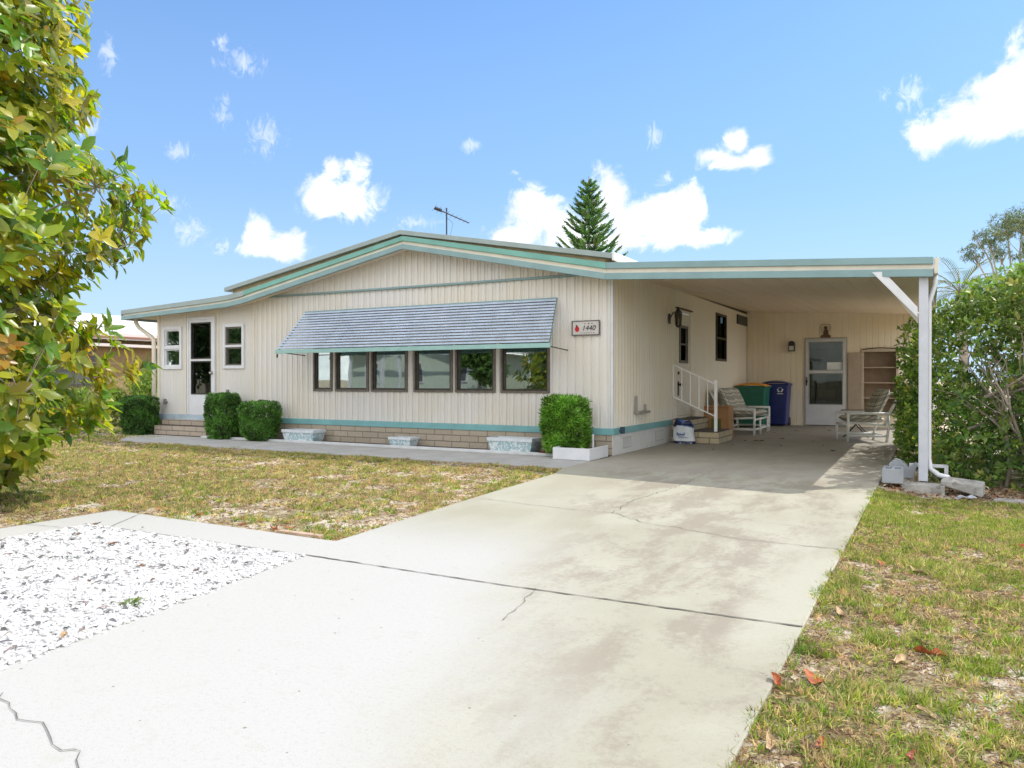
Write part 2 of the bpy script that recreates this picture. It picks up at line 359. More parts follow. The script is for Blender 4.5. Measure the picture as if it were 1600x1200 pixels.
def make_ground():
    xs = np.concatenate([[-900, -300, -120, -60, -35, -22], np.arange(-14, 12.1, .25), [16, 22, 35, 60, 120, 300, 900]])
    ys = np.concatenate([[-900, -300, -100, -60, -35, -20], np.arange(-14, 14.1, .25), [18, 24, 35, 60, 120, 300, 900]])
    X, Y = np.meshgrid(xs, ys, indexing='ij'); V = np.stack([X, Y, ground_h(X, Y)], -1).reshape(-1, 3)
    ny = len(ys); i, j = np.meshgrid(np.arange(len(xs) - 1), np.arange(ny - 1), indexing='ij'); q = (i * ny + j).ravel()
    F = np.stack([q, q + ny, q + ny + 1, q + 1], 1)
    tag(np_mesh('ground', V, [F], lawn_material(), smooth=True), None, None, kind='structure')
make_ground()

def concrete_material():
    m = bpy.data.materials.new('stained pale concrete'); m.use_nodes = True; t = NT(m.node_tree); p = t.n['Principled BSDF']
    tc = t.add('ShaderNodeTexCoord').outputs['Object']
    sep = t.add('ShaderNodeSeparateXYZ'); t.l.new(tc, sep.inputs[0])
    st = t.add('ShaderNodeVectorMath', operation='MULTIPLY'); t.l.new(tc, st.inputs[0]); st.inputs[1].default_value = (1.5, .8, 1)
    big = t.noise(st.outputs[0], .75, 6, .62, .4); mid = t.noise(st.outputs[0], 1.7, 8, .68, .3); fine = t.noise(tc, 60, 5, .7); gr = t.noise(tc, 9, 8, .7)
    c = t.mix(t.ramp(big, .35, .65), (.335, .318, .24), (.395, .378, .30))
    # bleached mask: overexposed sunlight painted pale on street end and left side, darker tyre-worn right side
    wx = t.m('ADD', sep.outputs[0], t.m('MULTIPLY', t.m('SUBTRACT', big, .5), 1.7))
    wy = t.m('MULTIPLY', t.m('ADD', sep.outputs[1], 6.8), .35)
    wz = t.m('ADD', t.m('ADD', sep.outputs[0], t.m('MULTIPLY', t.m('SUBTRACT', big, .5), 1.5)), wy)
    blown_out = t.m('MULTIPLY', t.ramp(wz, 2.7, 1.6), t.ramp(sep.outputs[1], -4.9, -6.5))
    c = t.mix(blown_out, c, (.435, .425, .40))
    sv = t.add('ShaderNodeVectorMath', operation='MULTIPLY'); t.l.new(tc, sv.inputs[0]); sv.inputs[1].default_value = (2.2, .5, 1)
    streak = t.noise(sv.outputs[0], 1.6, 9, .7, .2); grain = t.noise(tc, 28, 8, .8)
    wv = t.m('ADD', t.m('ADD', t.m('MULTIPLY', mid, .5), t.m('MULTIPLY', streak, .25)), t.m('MULTIPLY', grain, .25))
    worn = t.m('MULTIPLY', t.ramp(wv, .455, .56), t.m('MULTIPLY', t.ramp(wz, 1.9, 2.7), t.ramp(wx, 3.6, 3.2)))
    c = t.mix(t.m('MULTIPLY', worn, .75), c, (.25, .212, .165))
    c = t.mix(t.ramp(t.noise(tc, 240, 2, .6), .35, .65), c, t.mix(.12, c, (.08, .07, .06)))
    dots = t.add('ShaderNodeTexVoronoi'); t.l.new(tc, dots.inputs['Vector']); dots.inputs['Scale'].default_value = 11
    c = t.mix(t.m('MULTIPLY', t.ramp(dots.outputs['Distance'], .075, .05), t.ramp(gr, .5, .56)), c, (.17, .14, .10))
    c = t.mix(t.m('MULTIPLY', t.ramp(grain, .52, .70), .16), c, (.24, .23, .2))
    c = t.mix(t.m('MULTIPLY', t.ramp(gr, .55, .7), .25), c, (.32, .33, .22))
    c = t.mix(t.m('MULTIPLY', t.ramp(fine, .50, .66), .16), c, (.2, .18, .16))
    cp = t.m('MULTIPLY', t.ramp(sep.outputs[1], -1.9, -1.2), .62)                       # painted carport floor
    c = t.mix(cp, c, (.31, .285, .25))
    t.l.new(c, p.inputs['Base Color']); p.inputs['Roughness'].default_value = .85; p.inputs['Specular IOR Level'].default_value = .25
    bp = t.add('ShaderNodeBump'); bp.inputs['Strength'].default_value = .25; bp.inputs['Distance'].default_value = .004
    t.l.new(fine, bp.inputs['Height']); t.l.new(bp.outputs[0], p.inputs['Normal']); return m
CONC = concrete_material()
def slab(name, poly, z1, m=CONC, z0=-.16, bevel=.006, **k):
    o = MB().prism(poly, z1, 2, z0).build(name, m, bevel=bevel); tag(o, None, None, kind='structure'); return o
# driveway with the apron that widens to the street and wraps the gravel bed
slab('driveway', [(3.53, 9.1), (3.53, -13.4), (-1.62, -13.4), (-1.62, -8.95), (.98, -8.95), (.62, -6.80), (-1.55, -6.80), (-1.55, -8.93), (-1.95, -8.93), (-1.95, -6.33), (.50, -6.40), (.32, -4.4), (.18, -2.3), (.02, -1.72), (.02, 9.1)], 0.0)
slab('path', [(.016, -1.72), (.016, -.47), (-8.05, -.47), (-8.05, -.33), (-9.75, -.33), (-9.9, -.6), (-8.8, -1.62), (-5.2, -1.70)], 0.0, mat('path concrete', (.37, .36, .34), .9, var=.1, vscale=3, bump=.3, dirt=((.22, .2, .18), 5, .55, .4)))
slab('kerb', [(-.52, -.465), (-.52, -.37), (-8.04, -.37), (-8.04, -.465)], .035, mat('white kerb paint', (.55, .56, .57), .8, var=.1, vscale=6, dirt=((.3, .28, .25), 12, .6, .6)), bevel=.006)
slab('planting_bed', [(-.03, -.365), (-.03, -.012), (-9.8, -.012), (-9.8, -.365)], .012, M['mulch'], bevel=0)
slab('road', [(-900, -13.9), (900, -13.9), (900, -20), (-900, -20)], -.02, mat('asphalt', (.09, .088, .085), .95, var=.15, vscale=3, bump=.5, bscale=80), bevel=0)
# cracks and the sawn joint: thin dark gaps
def crack(name, pts, w, seed, jit=.03, z=.004, col=(.13, .12, .10)):
    w = w * (.8 if 'joint' in name else .55)
    g = random.Random(seed); P = []
    for a, b in zip(pts[:-1], pts[1:]):
        n = max(2, int(math.dist(a, b) / .05))
        for i in range(n):
            u = i / n; P.append((a[0] + (b[0] - a[0]) * u + g.uniform(-jit, jit), a[1] + (b[1] - a[1]) * u + g.uniform(-jit, jit)))
    P.append(pts[-1]); mb = MB(); vs = []; n = len(P)
    for i, p in enumerate(P):
        d = Vector((P[min(i + 1, n - 1)][0] - P[max(i - 1, 0)][0], P[min(i + 1, n - 1)][1] - P[max(i - 1, 0)][1])).normalized()
        ww = w * g.uniform(.35, 1.3) * .5; vs += [(p[0] - d.y * ww, p[1] + d.x * ww, z), (p[0] + d.y * ww, p[1] - d.x * ww, z)]
    mb.add(vs, [(2 * i, 2 * i + 1, 2 * i + 3, 2 * i + 2) for i in range(n - 1)])
    o = mb.build(name, mat('crack dirt', col, 1), fix=False); tag(o, None, None, kind='structure'); return o
crack('driveway_joint', [(.62, -6.81), (2.0, -6.84), (3.53, -6.81)], .018, 1, .004)
crack('driveway_crack', [(1.2, -8.9), (1.47, -8.98), (1.56, -8.97), (1.7, -9.01), (1.8, -9.04), (1.85, -9.02), (1.99, -9.1)], .006, 2, .010, col=(.2, .2, .12))
crack('driveway_crack', [(.35, -4.32), (1.18, -4.48), (1.75, -4.49), (2.13, -4.79), (2.4, -4.85), (2.85, -5.04), (3.5, -5.06)], .012, 3, .015)
crack('driveway_crack', [(1.75, -4.49), (1.70, -4.1), (1.66, -3.82), (1.76, -2.68), (1.73, -.96)], .010, 4, .02)
crack('driveway_crack', [(2.22, -6.82), (2.26, -7.0), (2.31, -7.21), (2.33, -7.36)], .008, 5, .01)
crack('driveway_crack', [(2.21, -2.1), (2.71, -2.0), (3.5, -2.29)], .006, 6, .006)
crack('border_crack', [(-1.95, -7.05), (-1.55, -7.0)], .01, 7, .006)
crack('border_crack', [(-1.6, -6.34), (-1.3, -6.8)], .014, 8, .004)

# ------------------------------------------------------------------ house
HX = 9.13
house = thing('mobile_home', 'long low cream mobile home with ribbed siding, shallow gable roof and turquoise trim', 'house', (-3.56, 0, 0))
FB = [(-10.56, 2.31), (-8.2, 2.405), (-7.5, 2.435), (-7.05, 2.49), (-3.46, 3.19), (.03, 2.48)]      # fascia bottom
FT = [(-10.56, 2.51), (-8.2, 2.62), (-7.5, 2.66), (-7.05, 2.72), (-3.46, 3.40), (.03, 2.72)]        # fascia top
def interp(path, x):
    for (a, za), (b, zb) in zip(path[:-1], path[1:]):
        if a <= x <= b: return za + (zb - za) * (x - a) / (b - a)
    return path[0][1] if x < path[0][0] else path[-1][1]
TF = ((0, 0, 0), (1, 0, 0), (0, 0, 1), (0, -1, 0))            # front plane: u=x, v=z, out=-y
TS = ((0, 0, 0), (0, 1, 0), (0, 0, 1), (1, 0, 0))             # side plane x=0: u=y, out=+x
TB = ((0, HX, 0), (1, 0, 0), (0, 0, 1), (0, -1, 0))           # carport back wall

def ribbed(T, u0, u1, zlo, ztop, holes=(), pitch=.127, depth=.018, w0=.35, prof=None):
    """ribbed metal siding: zlo number, ztop function of u; holes (u0,u1,z0,z1)"""
    mb = MB(T); prof = prof or [(0, 0), (.30, 0), (.38, 1), (.50, 1), (.58, 0), (.74, 0), (.78, .45), (.84, .45), (.88, 0)]
    us = set([u0, u1])
    k = math.floor(u0 / pitch)
    pts = {}
    while k * pitch < u1:
        for f, d in prof:
            u = (k + f) * pitch
            if u0 < u < u1: pts[round(u, 5)] = -d * depth
        k += 1
    keys = sorted(pts)
    def dep(u):
        if u in pts: return pts[u]
        lo = [q for q in keys if q < u]; hi = [q for q in keys if q > u]
        if not lo or not hi: return 0
        a, b = lo[-1], hi[0]; return pts[a] + (pts[b] - pts[a]) * (u - a) / (b - a)
    for h in holes: us.add(h[0]); us.add(h[1])
    extra = {u: dep(u) for u in us}; pts.update(extra); keys = sorted(pts)
    for a, b in zip(keys[:-1], keys[1:]):
        m = (a + b) / 2; hs = sorted([(h[2], h[3]) for h in holes if h[0] < m < h[1]]); z = zlo; spans = []
        for p, q in hs: spans.append((z, p)); z = q
        spans.append((z, None))
        for p, q in spans:
            ta = ztop(a) if q is None else q; tb = ztop(b) if q is None else q
            if ta <= p: continue
            mb.add([(a, p, pts[a]), (b, p, pts[b]), (b, tb, pts[b]), (a, ta, pts[a])], [(0, 1, 2, 3)])
    return mb
WINS = [(-5.653, -5.216), (-5.147, -4.407), (-4.352, -3.595), (-3.468, -2.710), (-2.657, -1.920), (-1.825, -.986)]
WZ = (.905, 1.66)
holes = [(a + .01, b - .01, WZ[0] + .01, WZ[1]) for a, b in WINS]
o = ribbed(TF, -7.12, 0, .385, lambda u: 2.625, holes).build('front_wall', M['siding'], house, fix=False)
T2 = ((0, -.022, 0), (1, 0, 0), (0, 0, 1), (0, -1, 0))
o = ribbed(T2, -7.0, -.25, 2.62, lambda u: interp(FB, u) + .05).build('gable_panel', M['siding'], house, fix=False)
MB(TF).box(-7.12, -.02, 2.600, 2.632, -.01, .045).build('belt_trim', M['bluegrey'], house, bevel=.004)
# porch part of the front
PD = (-8.95, -8.16, .40, 2.31)
ph = [(-9.69, -9.14, 1.31, 2.145), (-7.94, -7.39, 1.31, 2.145), (PD[0] + .01, PD[1] - .01, .41, 2.30)]
ribbed(TF, -9.86, -7.125, .29, lambda u: interp(FB, u) + .05, ph, pitch=.10, depth=.004, prof=[(0, 0), (.06, 1), (.12, 0), (.6, 0)]).build('porch_wall', M['panel'], house, fix=False)
mb = MB(TF)
for u in (-9.02, -8.09): mb.box(u - .012, u + .012, .42, 2.5, 0, .012)
mb.box(-7.135, -7.11, .3, 2.52, 0, .016); mb.box(-9.87, -9.80, .3, 2.42, -.01, .018)
mb.build('panel_joint', M['cream_trim'], house)
MB(TF).box(-9.87, -7.12, .27, .40, -.01, .03).build('base_strip', mat('pale blue base strip', (.36, .45, .52), .5, var=.15, vscale=4), house, bevel=.004)
MB(TF).box(-7.12, .012, .292, .388, -.01, .022).build('base_strip', M['strip'], house, bevel=.004)
MB().box(-.015, .022, .0, 2.83, .292, .388).build('base_strip', M['strip'], house, bevel=.004)
MB(TF).box(-9.84, -.0, -.03, .30, -.2, .006).build('block_skirt', M['block'], house)
mb = MB(); mb.box(-.2, .004, .0, 9.1, -.03, .30); mb.build('side_skirt', mat('white side skirting', (.60, .60, .60), .6, var=.06, dirt=((.3, .28, .25), 8, .62, .4)), house)
for a, b in ((.42, .76), (1.93, 2.34)):
    mb = MB(TS)
    mb.box(a, a + .015, .07, .24, .004, .012); mb.box(b - .015, b, .07, .24, .004, .012); mb.box(a + .015, b - .015, .07, .085, .004, .012); mb.box(a + .015, b - .015, .225, .24, .004, .012)
    for k in range(7): mb.box(a + .04 + k * (b - a - .08) / 7, a + .055 + k * (b - a - .08) / 7, .09, .22, .004, .010)
    mb.build('skirt_vent', mat('vent grey', (.42, .42, .42), .6), house)
# side wall (under the carport)
sh = [(3.125, 4.005, .43, 2.345), (5.99, 6.89, 1.50, 2.50)]
mb = ribbed(TS, 0, 3.1, .385, lambda u: 2.76); m2 = ribbed(TS, 3.1, HX, .385 if False else .30, lambda u: 2.76, sh, pitch=.10, depth=.005, prof=[(0, 0), (.06, 1), (.12, 0), (.6, 0)])
mb.v, k = mb.v + m2.v, len(mb.v); mb.f += [tuple(i + k for i in f) for f in m2.f]
mb.build('side_wall', siding_mat('side cream siding', (.76, .72, .645)), house, fix=False)
MB().box(-.02, .016, -.016, .02, .385, 2.7).build('corner_trim', M['white'], house, bevel=.003)
# far walls
mb = MB(); mb.box(-9.84, -9.80, .02, 9.1, 0, 2.42); mb.box(-9.80, 0, 9.06, 9.10, 0, 2.5); mb.build('rear_wall', M['panel'], house)
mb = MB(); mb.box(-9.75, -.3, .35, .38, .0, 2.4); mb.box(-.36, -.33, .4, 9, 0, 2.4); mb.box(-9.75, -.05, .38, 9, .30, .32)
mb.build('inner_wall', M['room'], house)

def window(T, u0, u1, z0, z1, fr, out=.03, w=.045, name='window', midbar=None, pane=None, parent=house, curtain=None, inset=None, outer=None):
    """frame with sub-parts pane and curtain"""
    mb = MB(T); pane = pane or M['glass']
    ow = 0
    mb.box(u0, u0 + w, z0, z1, -.06, out); mb.box(u1 - w, u1, z0, z1, -.06, out)
    mb.box(u0 + w, u1 - w, z0, z0 + w, -.06, out - .001); mb.box(u0 + w, u1 - w, z1 - w, z1, -.06, out - .001)
    if midbar: mb.box(u0 + w, u1 - w, midbar - .022, midbar + .022, -.05, out - .004)
    f = mb.build(name, fr, parent, bevel=.003)
    if inset:
        mi = MB(T); i = w - .004; t_ = .028
        for a, b in ([(z0 + w, midbar - .022), (midbar + .022, z1 - w)] if midbar else [(z0 + w, z1 - w)]):
            mi.box(u0 + w, u0 + w + t_, a, b, -.05, .005); mi.box(u1 - w - t_, u1 - w, a, b, -.05, .005)
            mi.box(u0 + w + t_, u1 - w - t_, a, a + t_, -.05, .004); mi.box(u0 + w + t_, u1 - w - t_, b - t_, b, -.05, .004)
        mi.build('sash', inset, f)
    MB(T).box(u0 + w, u1 - w, z0 + w, z1 - w, -.030, -.024).build('pane', pane, f)
    if curtain:
        mc = MB(T); n = 40; vs = []
        c0, c1, cz0, cz1 = curtain[:4]
        for i in range(n + 1):
            u = c0 + (c1 - c0) * i / n; d = -.12 + .018 * math.sin(i * 1.9) ; vs += [(u, cz0, d), (u, cz1, d)]
        mc.add(vs, [(2 * i, 2 * i + 2, 2 * i + 3, 2 * i + 1) for i in range(n)]); mc.build('curtain', curtain[4], f, fix=False, smooth=True)
    return f
for i, (a, b) in enumerate(WINS):
    cur = [None, (a, a + .35, .9, 1.7, M['curtain']), (a + .3, b, .9, 1.7, M['curtain']), (a, a + .28, .9, 1.7, M['curtain']), (b - .2, b, .9, 1.7, M['curtain']), (a, b - .18, .9, 1.7, M['curtain'])][i]
    f = window(TF, a, b, WZ[0] - .02, WZ[1], M['bronze2'], .028, .034, curtain=cur, inset=M['bronze'])
window(TF, -9.70, -9.13, 1.30, 2.155, M['white'], .03, .06, midbar=1.73, inset=M['white'], curtain=(-9.66, -9.17, 1.74, 2.12, M['blind']))
window(TF, -7.95, -7.38, 1.30, 2.155, M['white'], .03, .06, midbar=1.73, inset=M['bronze2'], curtain=(-7.9, -7.7, 1.3, 1.7, M['curtain']))
# sunroom storm door
def door_frame(T, u0, u1, z0, z1, w, m, name, openings, parent=house, th=.03, back=-.05):
    """solid door leaf with rectangular openings (a,b,c,d) stacked vertically"""
    mb = MB(T); ops = sorted(openings, key=lambda q: q[2]); a = min(q[0] for q in ops); b = max(q[1] for q in ops)
    mb.box(u0, a, z0, z1, back, th); mb.box(b, u1, z0, z1, back, th); z = z0
    for q in ops: mb.box(a, b, z, q[2], back, th - .001); z = q[3]
    mb.box(a, b, z, z1, back, th - .001)
    return mb.build(name, m, parent, bevel=.003)
d1 = door_frame(TF, PD[0] + .05, PD[1] - .05, .40, PD[3] - .045, 0, M['white'], 'front_door', [(-8.84, -8.27, .80, 1.455), (-8.84, -8.27, 1.495, 2.21)], back=-.03)
mb = MB(TF)
for q in ((-8.84, -8.27, .80, 1.455), (-8.84, -8.27, 1.495, 2.21)):
    w = .022; mb.box(q[0], q[0] + w, q[2], q[3], 0, .036); mb.box(q[1] - w, q[1], q[2], q[3], 0, .036)
    mb.box(q[0] + w, q[1] - w, q[2], q[2] + w, 0, .035); mb.box(q[0] + w, q[1] - w, q[3] - w, q[3], 0, .035)
mb.build('glass_frame', M['bronze'], d1)
MB(TF).box(-8.83, -8.28, .81, 2.2, -.02, -.014).build('pane', M['glass_dark'], d1)
MB().lathe([(.006, 0), (.028, .004), (.028, .012), (.012, .02), (.022, .035), (.026, .05), (.012, .06)], (0, 0, 0), 12)
mb = MB(((-8.235, -.03, 1.22), (1, 0, 0), (0, 0, 1), (0, -1, 0))); mb.lathe([(.03, 0), (.03, .01), (.012, .02), (.026, .04), (.026, .06), (.01, .07)], n=12); mb.build('handle', mat('satin nickel', (.45, .42, .38), .3, .5, 1), d1, smooth=True)
mb = MB(TF); mb.box(PD[0], PD[0] + .048, .40, PD[3], 0, .04); mb.box(PD[1] - .048, PD[1], .40, PD[3], 0, .04); mb.box(PD[0] + .048, PD[1] - .048, PD[3] - .043, PD[3], 0, .039)
mb.build('door_frame', M['white'], house, bevel=.003)
# awning over the six windows
aw = MB(); n = 14; x0t, x1t, x0b, x1b = -5.83, -.86, -5.87, -.66; zt, zb, yo = 2.285, 1.60, .66
for k in range(n):
    for seg in range(5):
        def pt(s, f, dy=0, dz=0):
            u = s; xl = x0t + (x0b - x0t) * f; xr = x1t + (x1b - x1t) * f
            return (xl + (xr - xl) * u, -.012 - yo * f + dy, zt + (zb - zt) * f + dz)
        fa, fb = k / n, (k + .86) / n; s0, s1 = seg / 5, (seg + 1) / 5 - .0003
        j = [rnd.uniform(-.0012, .0012) for _ in range(2)]
        # louvre slat: shallow top shelf, drop face, under-lip tucked over the next slat
        P0, P1 = pt(s0, fa), pt(s1, fa); ox = (P0[0] * 0)
        Q0, Q1 = pt(s0, (k + 1) / n), pt(s1, (k + 1) / n)
        vs = []
        for w, dy, dz in ((0, 0, 0), (.40, -.052, -.004), (.44, -.056, -.030), (.6, -.022, -.036)):
            for A_, B_ in ((P0, Q0), (P1, Q1)): vs.append((A_[0] + (B_[0] - A_[0]) * w, P0[1] + dy, P0[2] + dz + j[0] * .6))
        aw.add(vs, [(2 * i, 2 * i + 1, 2 * i + 3, 2 * i + 2) for i in range(3)])
awo = aw.build('awning', M['awn'], house, fix=False)
mb = MB(); mb.box(x0b - .01, x1b + .01, -.012 - yo - .035, -.012 - yo, 1.535, 1.60); mb.build('awning_lip', M['awnlip'], awo, bevel=.004)
mb = MB(); mb.box(x0t, x1t, -.04, -.014, 2.275, 2.305); mb.build('awning_header', M['bluegrey'], awo)
for x in (x0t + .02, x1t - .02, -3.35, -4.6, -2.1):
    f = .985; MB().tube([(x, -.02, 2.27), (x + (x0b - x0t if x < -5 else (x1b - x1t if x > -1 else 0)), -.01 - yo * f, zt + (zb - zt) * f - .035)], .012, 6).build('awning_rafter', M['bluegrey'], awo)
for x in (x0b + .03, x1b - .03):
    MB().tube([(x, -.02, 1.52), (x, -.02 - yo, 1.56)], .009, 6).build('awning_arm', M['black'], awo)
MB().tube([(-5.89, -.64, 1.53), (-5.9, -.64, 1.47)], .015, 6).build('awning_latch', M['black'], awo)
# roof
def slab_path(bot, top, y0, y1, name, m, parent=house, bevel=0):
    poly = list(bot) + list(reversed(top)); mb = MB()
    n = len(bot)
    for i in range(n - 1):
        a, b = bot[i], bot[i + 1]; c, d = top[i + 1], top[i]
        mb.add([(p[0], y, p[1]) for y in (y0, y1) for p in (a, b, c, d)], [(0, 1, 2, 3), (7, 6, 5, 4), (0, 4, 5, 1), (3, 2, 6, 7)] + ([(0, 3, 7, 4)] if i == 0 else []) + ([(1, 5, 6, 2)] if i == n - 2 else []))
    return mb.build(name, m, parent, bevel=bevel)
slab_path([(min(x, -.01), z + .05) for x, z in FB], [(min(x, -.01), z - .01) for x, z in FT], -.285, 9.3, 'roof', M['ceil'])
OT = [(-7.54, 2.80), (-3.50, 3.50), (.13, 2.84)]
slab_path([(x, z - .075) for x, z in OT], OT, -.345, 9.4, 'upper_roof', M['roofedge'], bevel=.006)
slab_path([(-7.4, 2.66), (-3.46, 3.38), (-.0, 2.70)], [(-7.4, 2.755), (-3.5, 3.44), (0, 2.795)], -.26, 9.2, 'roof_riser', mat('tan riser', (.34, .27, .16), .8, var=.15))
MB().box(.125, .165, -.34, 9.4, 2.74, 2.85).build('roof_gutter', M['roof'], house, bevel=.005)
def fband(path3, lo, hi, out, back, name, m, parent):
    """band along a fascia: path3 = (x,y,zbottom,ztop); lo/hi fractions of height"""
    mb = MB(); n = len(path3); vs = []
    for x, y, zb_, zt_ in path3:
        h = zt_ - zb_; a = zb_ + h * lo; b = zb_ + h * hi
        vs += [(x, y - out, a), (x, y - out, b), (x, y + back, b), (x, y + back, a)]
    fs = [(4 * i + j, 4 * i + (j + 1) % 4, 4 * i + 4 + (j + 1) % 4, 4 * i + 4 + j) for i in range(n - 1) for j in range(4)] + [(0, 1, 2, 3), (4 * n - 1, 4 * n - 2, 4 * n - 3, 4 * n - 4)]
    mb.add(vs, fs); return mb.build(name, m, parent, bevel=.004)
PF = [(x, -.3, b, t_) for (x, b), (_, t_) in zip(FB, FT)]
fa = fband(PF, .30, .72, .0, .02, 'fascia', M['cream_trim'], house)
fband(PF[3:], .64, 1.0, .03, .02, 'fascia_top_band', M['teal'], fa)
fband(PF[:4], .58, 1.0, .03, .02, 'fascia_top_band', M['roofedge'], fa)
fband(PF, .0, .38, .042, .02, 'fascia_bottom_band', M['bluegrey'], fa)
MB().box(-10.585, -10.555, -.33, 9.3, 2.31, 2.51).build('eave_gutter', M['roofedge'], house, bevel=.005)
# soffit board and downspout at the porch end
mb = MB(); mb.tube([(-10.4, -.12, 2.36), (-10.4, -.12, 2.27), (-10.32, -.11, 2.16), (-10.02, -.06, 1.98), (-9.93, -.05, 1.90), (-9.93, -.05, .1)], .042, 10)
mb.build('downspout', M['cream_trim'], house, smooth=True)
# small wall fittings
def fit(name, T, boxes, m, parent=house, **k):
    mb = MB(T)
    for b in boxes: mb.box(*b)
    return mb.build(name, m, parent, **k)
fit('outlet_box', TF, [(-9.67, -9.60, .60, .70, .0, .035), (-9.60, -9.57, .62, .66, .0, .05)], mat('dull grey metal', (.2, .2, .2), .5), bevel=.004)
fit('outlet_box', TF, [(-7.86, -7.80, .80, .90, .0, .03)], mat('dull grey metal', (.2, .2, .2), .5), bevel=.004)
mb = MB(TS); mb.box(.22, .34, .33, .36, .02, .06); mb.box(.26, .29, .30, .40, .02, .09); mb.build('tap', mat('dark blue metal', (.03, .06, .09), .5), house, bevel=.006)
mb = MB(TS); mb.box(.88, 1.42, .565, .60, .012, .10); mb.box(.92, .945, .60, .84, .012, .05); mb.box(1.34, 1.365, .60, .70, .012, .05); mb.build('wall_rack', mat('faded grey rack', (.28, .26, .24), .6), house, bevel=.004)
# side door
sd_ = door_frame(TS, 3.16, 3.98, .44, 2.30, 0, mat('side door paint', (.66, .62, .54), .5, var=.04), 'side_door', [(3.33, 3.82, 1.42, 2.05)], th=.004)
mb = MB(TS); mb.box(3.30, 3.36, 1.39, 2.08, .0, .02); mb.box(3.79, 3.85, 1.39, 2.08, 0, .02); mb.box(3.36, 3.79, 1.39, 1.44, 0, .019); mb.box(3.36, 3.79, 2.03, 2.08, 0, .019); mb.box(3.36, 3.79, 1.72, 1.75, 0, .018)
mb.build('window_frame', M['bronze2'], sd_)
MB(TS).box(3.36, 3.79, 1.44, 2.03, -.02, -.014).build('pane', M['glass_side'], sd_)
fit('blind', TS, [(3.36, 3.79, 1.74, 2.03, -.04, -.034)], M['curtain'], sd_)
mb = MB(((.004, 3.24, 1.21), (0, 1, 0), (0, 0, 1), (1, 0, 0))); mb.lathe([(.03, 0), (.03, .02), (.01, .025)], n=12); mb.build('deadbolt', M['rust'], sd_)
mb = MB(((.004, 3.24, 1.0), (0, 1, 0), (0, 0, 1), (1, 0, 0))); mb.lathe([(.035, 0), (.035, .015), (.014, .03), (.034, .05), (.034, .075), (.01, .085)], n=12); mb.box(-.035, .035, -.2, .06, 0, .01); mb.build('handle', M['black'], sd_)
fit('door_frame', TS, [(3.10, 3.157, .42, 2.36, 0, .018), (3.983, 4.03, .42, 2.36, 0, .018), (3.157, 3.983, 2.303, 2.36, 0, .018), (3.157, 3.983, .40, .436, 0, .05)], mat('side door paint', (.66, .62, .54)), bevel=.003)
fit('door_drip_cap', TS, [(3.08, 4.05, 2.36, 2.385, 0, .05)], M['rust'])
f = window(TS, 5.98, 6.90, 1.49, 2.51, M['bronze'], .025, .05, midbar=1.98, pane=M['glass_side'], curtain=(6.0, 6.88, 2.0, 2.48, mat('green shade', (.16, .2, .14), .9)))
mb = MB(TS); mb.box(7.97, 9.02, 2.40, 2.62, 0, .03); g_ = mb.build('vent_grille', M['black'], house)
mb = MB(TS)
for k in range(16): mb.box(8.02 + k * .06, 8.045 + k * .06, 2.43, 2.59, .03, .034)
mb.build('grille_bar', mat('grille grey', (.16, .15, .14), .5), g_)

# ------------------------------------------------------------------ carport
cp = thing('carport', 'attached flat carport roof on a white post at the corner of the drive', 'carport', (3.94, -1.03, 0))
FL, FR, BL, BR = (0.0, -.3), (4.03, -1.15), (0.0, 9.12), (4.03, 9.12)
zc = {'FL': (2.66, 2.71), 'FR': (2.30, 2.36), 'BL': (2.755, 2.81), 'BR': (2.545, 2.60)}
def cz(x, y, top=0):
    u = x / 4.03; yf = -.3 - .85 * u; v = min(1.0, (y - yf) / (9.12 - yf))
    f = zc['FL'][top] * (1 - u) + zc['FR'][top] * u; b = zc['BL'][top] * (1 - u) + zc['BR'][top] * u
    return f * (1 - v) + b * v
mb = MB(); nx = 14; ny = 12
for top in (0, 1):
    vs = []
    for j in range(ny + 1):
        for i in range(nx + 1):
            x = 4.03 * i / nx; yf = -.28 - .85 * i / nx; y = yf + (9.4 - yf) * j / ny; vs.append((x, y, cz(x, y, top)))
    mb.add(vs, [(j * (nx + 1) + i, j * (nx + 1) + i + 1, (j + 1) * (nx + 1) + i + 1, (j + 1) * (nx + 1) + i) for j in range(ny) for i in range(nx)])
mb.build('roof_deck', M['ceil'], cp)
mb = MB()
for i in range(13):       # pan seams of the ceiling run front to back
    x = .3 + i * .3; p0 = (x, -.28 - .85 * x / 4.03 + .05); mb.hexa([(x - .012, p0[1], cz(x, p0[1]) - .006), (x + .012, p0[1], cz(x, p0[1]) - .006), (x + .012, 9.1, cz(x, 9.1) - .006), (x - .012, 9.1, cz(x, 9.1) - .006)],
            [(x - .012, p0[1], cz(x, p0[1]) + .002), (x + .012, p0[1], cz(x, p0[1]) + .002), (x + .012, 9.1, cz(x, 9.1) + .002), (x - .012, 9.1, cz(x, 9.1) + .002)])
mb.build('ceiling_seam', M['ceil'], cp)
CF = [(.032, -.3, 2.48, 2.72), (4.03, -1.15, 2.165, 2.375)]
fc = fband(CF, .30, .72, .0, .02, 'fascia', M['cream_trim'], cp)
fband(CF, .64, 1.0, .03, .02, 'fascia_top_band', M['bluegrey'], fc)
fband(CF, .0, .38, .042, .02, 'fascia_bottom_band', M['bluegrey'], fc)
mb = MB(); mb.hexa([(4.035, -1.15, 2.20), (4.075, -1.15, 2.20), (4.075, 9.2, 2.42), (4.035, 9.2, 2.42)], [(4.035, -1.15, 2.365), (4.085, -1.15, 2.365), (4.085, 9.2, 2.61), (4.035, 9.2, 2.61)]); mb.build('side_gutter', M['cream_trim'], cp, bevel=.004)
